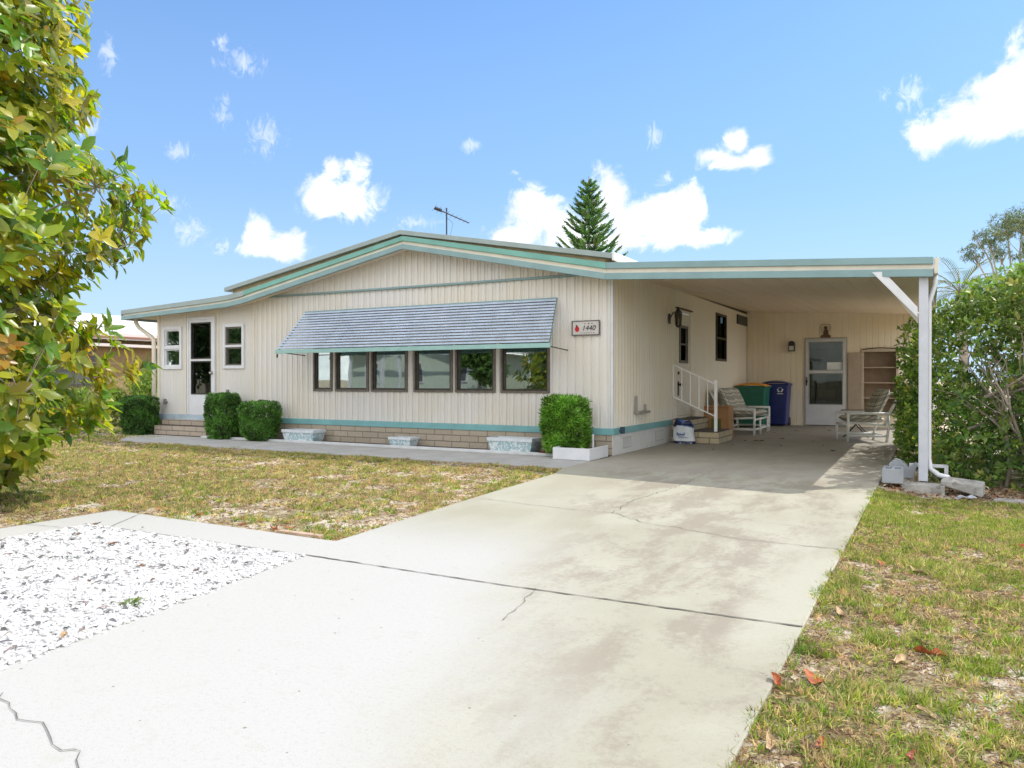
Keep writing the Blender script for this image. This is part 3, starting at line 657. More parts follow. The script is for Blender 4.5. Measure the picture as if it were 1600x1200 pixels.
mb = MB(); mb.box(3.895, 3.985, -1.09, -1.05, 0.004, 2.33); mb.box(3.895, 3.915, -1.05, -.99, .004, 2.33); mb.box(3.965, 3.985, -1.05, -.99, .004, 2.33); mb.build('post', mat('post paint', (.47, .49, .54), .5, var=.06, dirt=((.25, .23, .2), 18, .66, .4)), cp, bevel=.006)
mb = MB(); mb.tube([(4.05, -.93, 2.28), (4.045, -.93, 2.1), (3.992, -.95, 1.92), (3.992, -.95, .24), (4.01, -.98, .13), (4.09, -1.05, .075), (4.18, -1.1, .06)], .026, 10); mb.build('downspout', M['white'], cp, smooth=True)
mb = MB(); mb.hexa([(3.50, -1.09, 2.22), (3.60, -1.09, 2.22), (3.60, -1.05, 2.22), (3.50, -1.05, 2.22)], [(3.50, -1.09, 2.28), (3.60, -1.09, 2.28), (3.60, -1.05, 2.28), (3.50, -1.05, 2.28)])
mb = MB(); mb.prism([(3.44, 2.26), (3.56, 2.26), (3.884, 1.86), (3.884, 1.75)], -1.045, 1, -1.088); mb.build('brace', M['white'], cp, bevel=.003)
mb = MB(); mb.add([(3.95, -.98, 1.77), (3.95, -.98, 1.70), (3.95, -.35, 2.30), (3.95, -.25, 2.30), (3.99, -.98, 1.77), (3.99, -.98, 1.70), (3.99, -.35, 2.30), (3.99, -.25, 2.30)], [(0, 1, 2, 3), (7, 6, 5, 4), (0, 4, 5, 1), (1, 5, 6, 2), (2, 6, 7, 3), (3, 7, 4, 0)]); mb.build('brace', M['white'], cp, bevel=.003)
mb = MB(); mb.add([(3.885, -1.0, 1.80), (3.885, -1.0, 1.69), (3.42, -.2, 2.38), (3.42, -.2, 2.50), (3.90, -.96, 1.80), (3.90, -.96, 1.69), (3.46, -.18, 2.38), (3.46, -.18, 2.50)], [(0, 1, 2, 3), (7, 6, 5, 4), (0, 4, 5, 1), (1, 5, 6, 2), (2, 6, 7, 3), (3, 7, 4, 0)]); mb.build('brace', M['cream_trim'], cp)
# far posts of the carport behind the hedge
mb = MB(); mb.box(3.94, 4.02, 3.4, 3.48, 0, 2.38); mb.build('post', M['white'], cp)
# ------------------------------------------------------------------ storage room at the back
sh_ = thing('storage_room', 'cream ribbed storage room closing the back of the carport with a storm door', 'shed', (2.0, HX, 0))
CB = (2.63, 3.30, .32, 1.73)
ribbed(TB, .0, 4.03, -.02, lambda u: 2.79 - .05 * u, [(1.35, 2.27, .0, 2.06), CB], pitch=.127, depth=.012, prof=[(0, 0), (.08, 1), (.16, 0), (.5, 0)]).build('wall', M['siding_back'], sh_, fix=False)
mb = MB(); mb.box(0.02, 4.03, 12.0, 12.04, 0, 2.6); mb.box(4.0, 4.04, HX + .03, 12.0, 0, 2.5); mb.box(.02, 4.05, HX + .02, 12.1, 2.56, 2.6); mb.box(.9, .94, HX + .03, 11.98, 0, 2.5); mb.build('side_wall', M['siding_back'], sh_)
bd = door_frame(TB, 1.37, 2.25, .02, 2.05, 0, M['white'], 'storm_door', [(1.44, 2.19, .50, 1.245), (1.44, 2.19, 1.305, 1.985)], sh_, back=-.02)
mb = MB(TB)
for q in ((1.44, 2.19, .50, 1.245), (1.44, 2.19, 1.305, 1.985)):
    w = .018; mb.box(q[0], q[0] + w, q[2], q[3], 0, .034); mb.box(q[1] - w, q[1], q[2], q[3], 0, .034)
    mb.box(q[0] + w, q[1] - w, q[2], q[2] + w, 0, .033); mb.box(q[0] + w, q[1] - w, q[3] - w, q[3], 0, .033)
mb.build('glass_frame', mat('dull aluminium', (.3, .3, .28), .5), bd)
MB(TB).box(1.45, 2.18, .505, 1.98, -.012, -.006).build('pane', glass_mat('rear door glass', (.6, .66, .6), .015), bd)
mb = MB(TB); mb.box(1.385, 1.41, .95, 1.15, .03, .06); mb.box(1.375, 1.42, 1.02, 1.08, .03, .045); mb.build('handle', M['black'], bd, bevel=.004)
fit('door_frame', TB, [(1.335, 1.368, 0, 2.085, -.02, .02), (2.252, 2.285, 0, 2.085, -.02, .02), (1.368, 2.252, 2.053, 2.085, -.02, .02)], mat('grey door trim', (.45, .42, .36), .6), sh_)
MB(TB).box(1.2, 2.4, 0, 2.1, -.22, -.18).build('block_partition', brick_mat('grey block partition', (.06, .065, .05), (.085, .085, .065), (.02, .02, .015), .4, .3, .016), sh_)
# recessed shelf cabinet with its tan door folded open
cb = fit('cabinet', TB, [(CB[0] - .05, CB[0], .29, 1.78, -.02, .035), (CB[1], CB[1] + .05, .29, 1.78, -.02, .035), (CB[0], CB[1], 1.73, 1.78, -.02, .034), (CB[0], CB[1], .29, .32, -.02, .034)], mat('aged cream trim', (.50, .42, .33), .7, var=.1), sh_, bevel=.003)
fit('back_panel', TB, [(CB[0] - .03, CB[1] + .03, .3, 1.76, -.30, -.28), (CB[0] - .03, CB[0], .3, 1.76, -.28, -.021), (CB[1], CB[1] + .03, .3, 1.76, -.28, -.021), (CB[0], CB[1], 1.73, 1.76, -.28, -.021)], M['brownboard'], cb)
for z in (1.37, 1.02, .67): fit('shelf', TB, [(CB[0], CB[1], z - .015, z + .012, -.279, .01)], M['tan'], cb)
fit('cabinet_door', TB, [(2.30, 2.575, .40, 1.72, .02, .045)], M['tan'], cb, bevel=.003)
mb = MB(TB); mb.tube([(2.6, 1.79, .03), (2.95, 1.82, .05), (3.33, 1.80, .03)], .012, 6); mb.build('cabinet_hood', M['rust'], cb)
fit('notice', TB, [(1.84, 2.17, 1.31, 1.50, -.004, .0)], M['paper'], bd)

# ------------------------------------------------------------------ steps
st = thing('brick_steps', 'two cream brick steps with dark mats and white handrail at the side door', 'steps', (.4, 3.2, 0))
MB().box(.006, .36, 2.81, 4.0, -.01, .385).build('landing', M['brick'], st, bevel=.006)
MB().box(.362, .86, 2.71, 3.70, -.01, .19).build('lower_step', M['brick'], st, bevel=.006)
MB().box(.03, .345, 2.84, 3.97, .386, .40).build('mat', M['carpet'], st, bevel=.004)
MB().box(.37, .83, 2.74, 3.67, .191, .205).build('mat', M['carpet'], st, bevel=.004)
rl = MB(); rl.box(.765, .815, 2.775, 2.825, .2, 1.08); rl.build('rail_post', mat('bright rail enamel', (.86, .86, .86), .4), st, bevel=.004)
rr = MB(); rr.tube([(.05, 2.8, 1.35), (.765, 2.8, 1.02)], .013, 6); rr.tube([(.05, 2.8, .79), (.765, 2.8, .47)], .013, 6)
for k in range(5):
    x = .05 + k * .15; rr.tube([(x, 2.8, .79 - (x - .05) * .4476), (x, 2.8, 1.35 - (x - .05) * .4615)], .009, 6)
rr.build('handrail', mat('bright rail enamel', (.86, .86, .86), .4), st)
st2 = thing('porch_steps', 'low weathered block steps below the sunroom door at the left end', 'steps', (-8.8, -.2, 0))
MB().box(-9.56, -8.06, -.325, -.013, -.02, .185).build('lower_step', M['oldbrick'], st2, bevel=.008)
MB().box(-9.56, -8.10, -.15, -.012, .19, .30).build('upper_step', M['oldbrick'], st2, bevel=.008)

# ------------------------------------------------------------------ wall lamps, sign, ornament
def lantern(T, loc, label, s=1.0):
    t_ = thing('wall_lantern', label, 'wall lamp', loc); o, U, V, N = T
    T = (loc, U, V, N)
    MB(T).box(-.035 * s, .035 * s, -.06 * s, .08 * s, .002, .02).build('back_plate', M['black'], t_, bevel=.004)
    MB(T).tube([(0, .02 * s, .02), (0, .10 * s, .06 * s), (0, .10 * s, .13 * s)], .009 * s, 6).build('arm', M['black'], t_)
    mb = MB(T); c = .13 * s; q = .055 * s
    def ring(z, r): return [(r * math.cos(R(60 * i)), z, c + r * math.sin(R(60 * i))) for i in range(6)]
    mb.add(ring(.09 * s, q) + ring(.14 * s, .02 * s) + ring(.17 * s, .008 * s), [(i, (i + 1) % 6, 6 + (i + 1) % 6, 6 + i) for i in range(6)] + [(6 + i, 6 + (i + 1) % 6, 12 + (i + 1) % 6, 12 + i) for i in range(6)] + [tuple(range(6))])
    for i in range(6):
        a = ring(.09 * s, q * .95)[i]; b = ring(-.09 * s, q * .7)[i]; mb.tube([a, b], .004 * s, 4)
    mb.add(ring(-.09 * s, q * .75) + ring(-.115 * s, .015 * s), [(i, (i + 1) % 6, 6 + (i + 1) % 6, 6 + i) for i in range(6)] + [tuple(range(6)), tuple(range(11, 5, -1))])
    mb.build('cage', M['black'], t_)
    mb = MB(T); mb.add(ring(.088 * s, q * .85) + ring(-.088 * s, q * .62), [(i, (i + 1) % 6, 6 + (i + 1) % 6, 6 + i) for i in range(6)])
    mb.build('shade', glass_mat('lamp glass', (.4, .38, .33), .02), t_)
    mb = MB(T); mb.tube([(0, -.085 * s, c), (0, .01 * s, c)], .009 * s, 8); mb.build('bulb', mat('ivory bulb', (.75, .68, .5), .4), t_)
lantern(TS, (.016, 2.66, 2.13), 'large black lantern on the wall just before the side door', 1.25)
def dome_lamp():
    t_ = thing('wall_lamp', 'small black dome lamp on the back wall beside the storm door', 'wall lamp', (1.06, HX - .013, 1.90))
    T = ((1.06, HX - .013, 1.90), (1, 0, 0), (0, 0, 1), (0, -1, 0))
    mb = MB(T); mb.prism([(-.07, 0), (-.07, .05)] + [(.07 * math.cos(R(a)) , .05 + .07 * math.sin(R(a))) for a in range(165, 0, -15)] + [(.07, .05), (.07, 0)], .12, 2, .0); mb.build('hood', M['black'], t_)
    mb = MB(T); mb.box(-.07, .07, -.13, -.11, 0, .12); mb.box(-.07, -.055, -.11, 0, 0, .12); mb.box(.055, .07, -.11, 0, 0, .12); mb.build('cage', M['black'], t_)
    MB(T).box(-.053, .053, -.109, -.002, .01, .11).build('shade', mat('pale frosted glass', (.6, .6, .55), .3), t_)  # plain pale glass colour
dome_lamp()
def text(s, size, T, loc, m, parent, name='number_text', shear=0.0, ext=.002):
    c = bpy.data.curves.new(name, 'FONT'); c.body = s; c.size = size; c.extrude = ext; c.shear = shear; c.align_x = 'CENTER'; c.align_y = 'CENTER'
    o = bpy.data.objects.new(name, c); c.materials.append(m); o0, U, V, N = T
    Mx = Matrix(((U[0], V[0], N[0]), (U[1], V[1], N[1]), (U[2], V[2], N[2]))).to_4x4()
    me = bpy.data.meshes.new_from_object(o); bpy.data.objects.remove(o); o = bpy.data.objects.new(name, me)
    C.objects.link(o); o.parent = parent; o.rotation_euler = Mx.to_euler(); o.location = Vector(loc) - Vector(WL.get(parent.name, (0, 0, 0))); return o
sg = thing('address_sign', 'framed grey house number plaque reading 1440 with a red ladybird, on the front wall', 'sign', (-.40, -.02, 1.84))
Tg = ((-.40, -.016, 1.84), (1, 0, 0), (0, 0, 1), (0, -1, 0))
MB(Tg).box(-.205, .205, -.095, .095, 0, .012).build('plate', M['signgrey'], sg)
fit('frame', Tg, [(-.22, .22, .095, .108, 0, .02), (-.22, .22, -.108, -.095, 0, .02), (-.22, -.205, -.095, .095, 0, .02), (.205, .22, -.095, .095, 0, .02)], mat('dark pewter', (.10, .095, .085), .5), sg)
mb = MB(Tg); pts = [(-.135 + .032 * math.cos(R(a)) * (1 - .15 * math.sin(R(a))), -.012 + .042 * math.sin(R(a))) for a in range(0, 360, 20)]; mb.prism(pts, .017, 2, .012); mb.build('ladybird', M['red'], sg)
mb = MB(Tg); mb.prism([(-.158, .035), (-.143, .048), (-.125, .028), (-.14, .018)], .0185, 2, .012); mb.build('ladybird_head', M['black'], sg)
text('1440', .105, Tg, (-.40 + .045, -.031, 1.84 - .005), M['black'], sg, shear=.25)
for u, w in ((.035, .022), (.09, .018), (-.02, .012)): fit('plaque_mark', Tg, [(u, u + w, .058, .070, .012, .0145)], M['black'], sg)
for k, u in enumerate((-.065, -.03, .005, .04, .08, .115)): fit('plaque_mark', Tg, [(u, u + .014 + .006 * (k % 2), -.076, -.068, .012, .0145)], M['black'], sg)
orn = thing('wall_ornament', 'small brown iron ornament fixed on the wall above the back storm door', 'ornament', (1.81, HX - .02, 2.25))
To = ((1.81, HX - .013, 2.25), (1, 0, 0), (0, 0, 1), (0, -1, 0))
mb = MB(To); mb.prism([(-.12, -.17), (.12, -.17), (.11, -.12), (.07, -.10), (.06, 0), (.035, .03), (.045, .07), (.02, .1), (-.02, .1), (-.04, .06), (-.02, .03), (-.05, -.04), (-.05, -.1), (-.1, -.12)], .03, 2, .005); mb.build('figure', M['rust'], orn, bevel=.003)
mb = MB(To); mb.prism([(-.115, .10), (-.09, .15), (.09, .15), (.115, .10), (.1, -.02), (.085, -.02), (.095, .1), (.08, .135), (-.08, .135), (-.095, .1), (-.085, -.02), (-.1, -.02)], .018, 2, .006); mb.build('bracket', mat('pale corroded metal', (.38, .34, .28), .7, var=.3, vscale=25), orn)

# ------------------------------------------------------------------ furniture and clutter under the carport
def plaid_mat():
    m = bpy.data.materials.new('plaid cushion cloth'); m.use_nodes = True; t = NT(m.node_tree); p = t.n['Principled BSDF']
    tc = t.add('ShaderNodeTexCoord').outputs['Object']; sep = t.add('ShaderNodeSeparateXYZ'); t.l.new(tc, sep.inputs[0])
    def stripes(v, per, w): return t.m('LESS_THAN', t.m('FRACT', t.m('MULTIPLY', v, 1 / per)), w)
    hv = t.m('ADD', sep.outputs[2], t.m('MULTIPLY', sep.outputs[0], .45))
    a = stripes(sep.outputs[1], .15, .42); b = stripes(hv, .15, .42); a2 = stripes(t.m('ADD', sep.outputs[1], .06), .15, .12); b2 = stripes(t.m('ADD', hv, .06), .15, .12)
    c = t.mix(t.m('MULTIPLY', a, .6), (.62, .58, .48), (.14, .16, .14)); c = t.mix(t.m('MULTIPLY', b, .55), c, (.13, .14, .12))
    c = t.mix(t.m('MULTIPLY', t.m('MAXIMUM', a2, b2), .7), c, (.06, .06, .06)); c = t.mix(t.m('MULTIPLY', t.ramp(t.noise(tc, 18, 4, .6), .4, .7), .3), c, (.4, .38, .33))
    t.l.new(c, p.inputs['Base Color']); p.inputs['Roughness'].default_value = .95; return m
PLAID = plaid_mat()
def cushion(T, w, h, th, name, parent, seed=0, base=None):
    """puffy cushion spanning 0..w, 0..h, 0..th in frame T"""
    mb = MB(T); n = 12; g = random.Random(seed)
    for side in (0, 1):
        vs = []
        for j in range(n + 1):
            for i in range(n + 1):
                u, v = i / n, j / n; e = (max(0, 1 - abs(2 * u - 1) ** 5) * max(0, 1 - abs(2 * v - 1) ** 5)) ** .5
                tuft = .010 * (math.cos(u * 4 * math.pi) + math.cos(v * 4 * math.pi)) * .5
                d = th * (.5 + (.5 * e + tuft * 4 * e) * (1 if side else -1)); vs.append((u * w, v * h, d))
        mb.add(vs, [(j * (n + 1) + i, j * (n + 1) + i + 1, (j + 1) * (n + 1) + i + 1, (j + 1) * (n + 1) + i) for j in range(n) for i in range(n)])
    return mb.build(name, PLAID, parent, smooth=True, base=base)
def patio_seat(name, label, cat, loc, rz, W_, n, glider=False):
    """pvc seat: faces local +x, width along local y (0..W_), built in local coordinates"""
    t_ = thing(name, label, cat, loc, rz); r = .024; D_ = .66; L0 = (0, 0, 0)
    def B(mb, nm, m=M['pvc'], **k): return mb.build(nm, m, t_, base=(0, 0, 0), **k) if False else _local(mb, nm, m, t_, **k)
    for y in (0, W_):
        B(MB().tube([(D_, y, 0), (D_, y, .50)], r, 8), 'leg', smooth=True); B(MB().tube([(0.02, y, 0), (-.02, y, .3), (.0, y, .50)], r, 8), 'leg', smooth=True)
        B(MB().tube([(-.03, y, .50), (D_ + .02, y, .50)], r * 1.05, 8), 'armrest', smooth=True)
        B(MB().tube([(.0, y, .11), (D_, y, .11)], r * .9, 8).tube([(.02, y, .30), (D_, y, .34)], r * .8, 8), 'side_rail', smooth=True)
        B(MB().tube([(.06, y, .28), (-.02, y, .5), (-.14, y, .74), (-.21, y, .86)], r, 8), 'back_post', smooth=True)
    for a_, b_ in ((D_, .30), (0, .11), (-.2, .84)): B(MB().tube([(a_, 0, b_), (a_, W_, b_)], r * .9, 8), 'cross_rail', smooth=True)
    if glider:
        B(MB().tube([(D_, 0, .11), (D_, W_, .11)], r * .9, 8), 'cross_rail', smooth=True)
        for y in (.42, W_ - .36): B(MB().tube([(D_ + .03, y, 0), (D_ + .03, y, .30)], r * .9, 8), 'leg', smooth=True)
    cw = (W_ - .08) / n
    for k in range(n):
        T = ((.02, .04 + k * cw, .33), (1, 0, .02), (0, 1, 0), (0, 0, 1)); _cush(T, D_ - .02, cw - .01, .13, 'seat_cushion', t_, k)
        T = ((.10, .04 + k * cw, .42), (0, 1, 0), (-.42, 0, .9), (1, 0, .4)); _cush(T, cw - .01, .52, .15, 'back_cushion', t_, k + 5)
    return t_
def _local(mb, nm, m, parent, smooth=False, bevel=0):
    o = mb.build(nm, m, None, smooth=smooth, bevel=bevel, base=(0, 0, 0)); o.parent = parent; o.location = (0, 0, 0); return o
def _cush(T, w, h, th, name, parent, seed):
    o = cushion(T, w, h, th, name, None, seed, base=(0, 0, 0)); o.parent = parent; o.location = (0, 0, 0); return o
patio_seat('garden_loveseat', 'white pipe loveseat with plaid cushions against the side wall by the bins', 'loveseat', (.30, 5.16, 0), 0, 1.55, 2, True)
patio_seat('garden_chair', 'white pipe armchair with plaid cushion in front of the open cabinet', 'chair', (3.10, 5.08, 0), R(180 + 22), .66, 1)
# side table behind the chair
tb = thing('side_table', 'low dark glass topped table on black crossed legs behind the chair', 'table', (2.78, 5.6, 0))
MB().box(2.50, 3.02, 5.35, 5.85, .50, .52).build('tabletop', mat('smoked glass top', (.03, .03, .028), .15), tb, bevel=.004)
for y in (5.4, 5.8):
    MB().tube([(2.54, y, .0), (2.98, y, .5)], .011, 6).build('leg', M['black'], tb); MB().tube([(2.98, y, .0), (2.54, y, .5)], .011, 6).build('leg', M['black'], tb)
# carton
bx_ = thing('cardboard_box', 'brown printed cardboard box standing behind the side steps', 'box', (.5, 4.25, 0))
MB().box(.26, .72, 4.04, 4.44, .004, .60).build('carton', M['cardboard'], bx_, bevel=.004)
MB(((0, 4.04, 0), (1, 0, 0), (0, 0, 1), (0, -1, 0))).box(.40, .58, .17, .36, .0, .002).build('printed_square', M['greenprint'], bx_)
MB(((0, 4.04, 0), (1, 0, 0), (0, 0, 1), (0, -1, 0))).box(.32, .52, .47, .53, .0, .002).box(.262, .718, .56, .575, 0, .0015).build('printed_band', M['tape'], bx_)
# bins
def bin_(loc, body, lidm, label, w, d, h, lid_ang=0, handle=True):
    t_ = thing('wheelie_bin', label, 'bin', loc); x, y, z = loc; i = .05
    MB().hexa([(x + i, y + i, .03), (x + w - i, y + i, .03), (x + w - i, y + d - i, .03), (x + i, y + d - i, .03)], [(x, y, h - .1), (x + w, y, h - .1), (x + w, y + d, h - .1), (x, y + d, h - .1)]).build('body', body, t_, bevel=.03)
    MB().box(x - .02, x + w + .02, y - .02, y + d + .02, h - .13, h - .085).build('rim', body, t_, bevel=.012)
    mb = MB(); vs = []; n = 8
    for j in range(n + 1):
        for k in range(n + 1):
            u, v = j / n, k / n; vs.append((x - .015 + (w + .03) * u, y - .025 + (d + .06) * v, h - .082 + .075 * (math.sin(math.pi * u) ** .5) * (math.sin(math.pi * min(1, v * .9 + .05)) ** .5)))
    mb.add(vs, [(j * (n + 1) + k, j * (n + 1) + k + 1, (j + 1) * (n + 1) + k + 1, (j + 1) * (n + 1) + k) for j in range(n) for k in range(n)])
    o = mb.build('lid', lidm, t_, smooth=True); so = o.modifiers.new('thickness', 'SOLIDIFY'); so.thickness = .012
    MB().tube([(x + .08, y + d + .05, h - .1), (x + w - .08, y + d + .05, h - .1)], .015, 8).build('handle', body, t_, smooth=True)
    for q in (x + .03, x + w - .07):
        T = ((q, y + d - .02, .1), (0, 1, 0), (0, 0, 1), (1, 0, 0)); MB(T).lathe([(.1, 0), (.1, .04)], n=18).build('wheel', M['black'], t_)
    return t_
bb = bin_((.46, 8.42, 0), M['bin_blue'], M['bin_blue'], 'navy blue wheeled recycling bin with white print behind the green bin', .60, .62, 1.08)
gb = bin_((.05, 7.60, 0), M['bin_green'], M['lid_orange'], 'dark green wheeled bin with orange lid beside the side wall', .66, .68, 1.03)
mb = MB(((.68, 8.418, .86), (1, 0, 0), (0, 0, 1), (0, -1, 0)))
mb = MB(((.90, 8.425, .86), (1, 0, 0), (-0, .07, 1), (0, -1, 0)))
for k in range(3):        # three chasing arrows
    a0 = R(90 + 120 * k); rr_ = .055
    P_ = [(rr_ * math.cos(a0 + R(s)), rr_ * math.sin(a0 + R(s))) for s in (-45, -20, 5, 30)]
    for (ax, ay), (bx, by) in zip(P_[:-1], P_[1:]):
        mb.add([(ax * 1.25, ay * 1.25, .004), (ax * .75, ay * .75, .004), (bx * .75, by * .75, .004), (bx * 1.25, by * 1.25, .004)], [(0, 1, 2, 3)])
    bx, by = P_[-1]; c_, s_ = math.cos(a0 + R(52)), math.sin(a0 + R(52)); mb.add([(bx * 1.5, by * 1.5, .004), (bx * .5, by * .5, .004), (rr_ * c_, rr_ * s_, .004)], [(0, 1, 2)])
mb.box(-.07, .07, -.105, -.09, 0, .004)
mb.build('recycling_mark', M['paper'], bb, fix=False)
# sack
sk = thing('plastic_sack', 'half empty blue and white plastic sack slumped against the side steps', 'sack', (.32, 2.55, 0))
def sack(z0, z1, name, m, flare, seed, cx=.32, cy=2.55):
    mb = MB(); n = 28; rows = 9; vs = []; g = random.Random(seed); ph_ = [g.uniform(0, 6) for _ in range(6)]
    for j in range(rows + 1):
        v = j / rows; z = z0 + (z1 - z0) * v; V_ = (z / .40)
        for i in range(n):
            a = 2 * math.pi * i / n; rx = .185 * (1 - .22 * V_ ** 2) + flare * v; ry = .11 * (1 - .35 * V_ ** 1.5) + flare * v
            w = 1 + .07 * math.sin(3 * a + ph_[0] + 6 * V_) + .05 * math.sin(7 * a + ph_[1] + 9 * V_)
            vs.append((cx + math.copysign(abs(math.cos(a)) ** .7, math.cos(a)) * rx * w - .02 * V_, cy + math.copysign(abs(math.sin(a)) ** .8, math.sin(a)) * ry * w + .03 * V_, z + (.05 * math.cos(a + 2.6) * V_ ** 2)))
    mb.add(vs, [(j * n + i, j * n + (i + 1) % n, (j + 1) * n + (i + 1) % n, (j + 1) * n + i) for j in range(rows) for i in range(n)] + [tuple(range(n - 1, -1, -1))] + ([tuple(rows * n + i for i in range(n))] if z1 < .3 else []))
    return mb.build(name, m, sk, smooth=True)
sack(.005, .30, 'bag_body', M['bagwhite'], 0, 3); sack(.29, .38, 'bag_mouth', M['bagblue'], .004, 3); sack(.006, .05, 'bag_base', M['navy'], .003, 3)
mb = MB(); mb.tube([(.16, 2.52, .30), (.2, 2.5, .37), (.3, 2.53, .33), (.42, 2.5, .36), (.46, 2.54, .30)], [.03, .05, .045, .05, .02], 8); mb.build('inner_bag', M['navy'], sk, smooth=True)
mb = MB(); T = ((.22, 2.428, .15), (1, 0, 0), (0, .12, 1), (0, -1, 0)); mb = MB(T)
for a, b, c_, d_ in ((0, .02, 0, .045), (.03, .045, -.01, .03), (.055, .07, 0, .03), (.08, .115, .0, .02), (.12, .135, 0, .045), (.03, .2, -.035, -.028)): mb.box(a, b, c_, d_, -.004, .006)
mb.build('sack_print', M['bagblue'], sk)

# ------------------------------------------------------------------ planters
def planter_mat():
    m = bpy.data.materials.new('aqua relief ceramic'); m.use_nodes = True; t = NT(m.node_tree); p = t.n['Principled BSDF']
    tc = t.add('ShaderNodeTexCoord').outputs['Object']
    v = t.add('ShaderNodeTexVoronoi', feature='DISTANCE_TO_EDGE'); t.l.new(tc, v.inputs['Vector']); v.inputs['Scale'].default_value = 11
    w = t.add('ShaderNodeTexWave', wave_type='RINGS'); t.l.new(tc, w.inputs['Vector']); w.inputs['Scale'].default_value = 11; w.inputs['Distortion'].default_value = 6; w.inputs['Detail'].default_value = 2
    f = t.ramp(t.noise(tc, 17, 2, .5, 1.8), .46, .53)
    c = t.mix(f, (.30, .45, .50), (.62, .67, .69)); c = t.mix(t.m('MULTIPLY', t.ramp(t.noise(tc, 30, 5, .7), .55, .7), .4), c, (.35, .4, .4)); t.l.new(c, p.inputs['Base Color'])
    b = t.add('ShaderNodeBump'); b.inputs['Strength'].default_value = .7; b.inputs['Distance'].default_value = .012; t.l.new(f, b.inputs['Height']); t.l.new(b.outputs[0], p.inputs['Normal'])
    p.inputs['Roughness'].default_value = .6; return m
PLM = planter_mat(); RIM = mat('pale grey blue rim', (.56, .60, .64), .6, var=.08)
def planter(cx, w, label, h=.205, d=.30, yf=-.40):
    t_ = thing('trough_planter', label, 'planter', (cx, yf + d / 2, 0)); yc = yf + d / 2
    prof = [(.70, .0), (.80, .07), (.90, .32), (.95, .62), (1.0, .82)]
    mb = MB(); vs = []
    for s_, z in prof:
        W2 = w / 2 * (1 - (1 - s_) * .55); D2 = d / 2 * (1 - (1 - s_) * .6); vs += [(cx - W2, yc - D2, z * h + .012), (cx + W2, yc - D2, z * h + .012), (cx + W2, yc + D2, z * h + .012), (cx - W2, yc + D2, z * h + .012)]
    mb.add(vs, [(4 * i + j, 4 * i + (j + 1) % 4, 4 * i + 4 + (j + 1) % 4, 4 * i + 4 + j) for i in range(len(prof) - 1) for j in range(4)] + [(3, 2, 1, 0)]); mb.build('bowl', PLM, t_)
    a, b, c, e = cx - w / 2 - .01, cx + w / 2 + .01, yc - d / 2 - .01, yc + d / 2 + .01; z0, z1 = h * .82, h + .012; q = .028
    mb = MB(); mb.box(a, b, c, c + q, z0, z1); mb.box(a, b, e - q, e, z0, z1); mb.box(a, a + q, c + q, e - q, z0, z1); mb.box(b - q, b, c + q, e - q, z0, z1); mb.build('rim', RIM, t_)
    MB().box(a + q, b - q, c + q, e - q, z0 - .03, z0 + (.012 if w > .7 else -.01)).build('soil', mat('dry potting soil', (.17, .14, .11), 1, var=.3, vscale=30, bump=.8), t_)
planter(-5.66, .72, 'long aqua relief trough planter nearest the rounded clipped bush')
planter(-3.50, .42, 'smallest aqua relief planter, in the middle of the block skirt', h=.15, d=.24, yf=-.36)
planter(-1.46, .74, 'empty aqua relief trough planter left of the tall bush', h=.215)
pb = thing('planter_box', 'white painted board planter box at the house corner below the tall bush', 'planter', (-.26, -.5, 0))
mb = MB(); mb.box(-.53, .015, -.865, -.84, .004, .165); mb.build('board', M['white'], pb, bevel=.004)
mb = MB(); mb.box(-.012, .015, -.838, -.19, .004, .165); mb.build('board', M['white'], pb, bevel=.004)
mb = MB(); mb.box(-.53, -.505, -.838, -.40, .004, .165); mb.build('board', M['white'], pb, bevel=.004)
MB().box(-.504, -.013, -.839, -.19, .004, .11).build('soil', M['mulch'], pb)
mb = MB(); mb.tube([(-.12, -.42, .1), (-.12, -.42, .33)], .012, 8); mb.build('white_stake', M['white'], pb)
tag(MB().box(-.95, -.54, -.46, -.03, .036, .05).build('bark_mulch', M['redmulch']), 'patch of red brown bark mulch at the foot of the tall bush', None, kind='stuff')

# ------------------------------------------------------------------ blocks at the post foot
def t1(o, label, cat, group=None): return tag(o, label, cat, group)
t1(MB().box(3.74, 4.14, -1.32, -1.10, -.13, -.004).build('concrete_block', M['concblock'], None, bevel=.008), 'long flat grey concrete block under the foot of the white post', 'block')
def cinder(x0, x1, y0, y1, z0, z1, m):
    mb = MB(); t = .03; xm = (x0 + x1) / 2; mb.box(x0, x1, y0, y0 + t, z0, z1); mb.box(x0, x1, y1 - t, y1, z0, z1); mb.box(x0, x0 + t, y0 + t, y1 - t, z0, z1); mb.box(x1 - t, x1, y0 + t, y1 - t, z0, z1); mb.box(xm - t / 2, xm + t / 2, y0 + t, y1 - t, z0, z1); mb.box(x0 + t, x1 - t, y0 + t, y1 - t, z0, z0 + .01)
    return mb.build('cinder_block', m, None, bevel=.006)
t1(cinder(3.56, 3.76, -1.38, -1.05, .0, .15, M['greyblock']), 'grey painted cinder block at the edge of the drive, left of the post', 'block')
mb = MB(); mb.prism([(3.60, 0), (3.60, .15), (3.66, .20), (3.74, .17), (3.80, .11), (3.86, .17), (3.88, .15), (3.84, 0)], -.62, 1, -.85); t1(mb.build('broken_block', M['greyblock'], None, bevel=.008), 'notched grey concrete piece standing behind the cinder block', 'block')
mb = MB(); mb.box(3.80, 3.84, -.72, -.66, -.03, .12); mb.box(4.14, 4.18, -.72, -.66, -.03, .12); mb.box(3.80, 4.18, -.72, -.66, .12, .155); t1(mb.build('low_stand', M['white'], None, bevel=.003), 'low white metal frame standing just behind the post foot', 'frame')
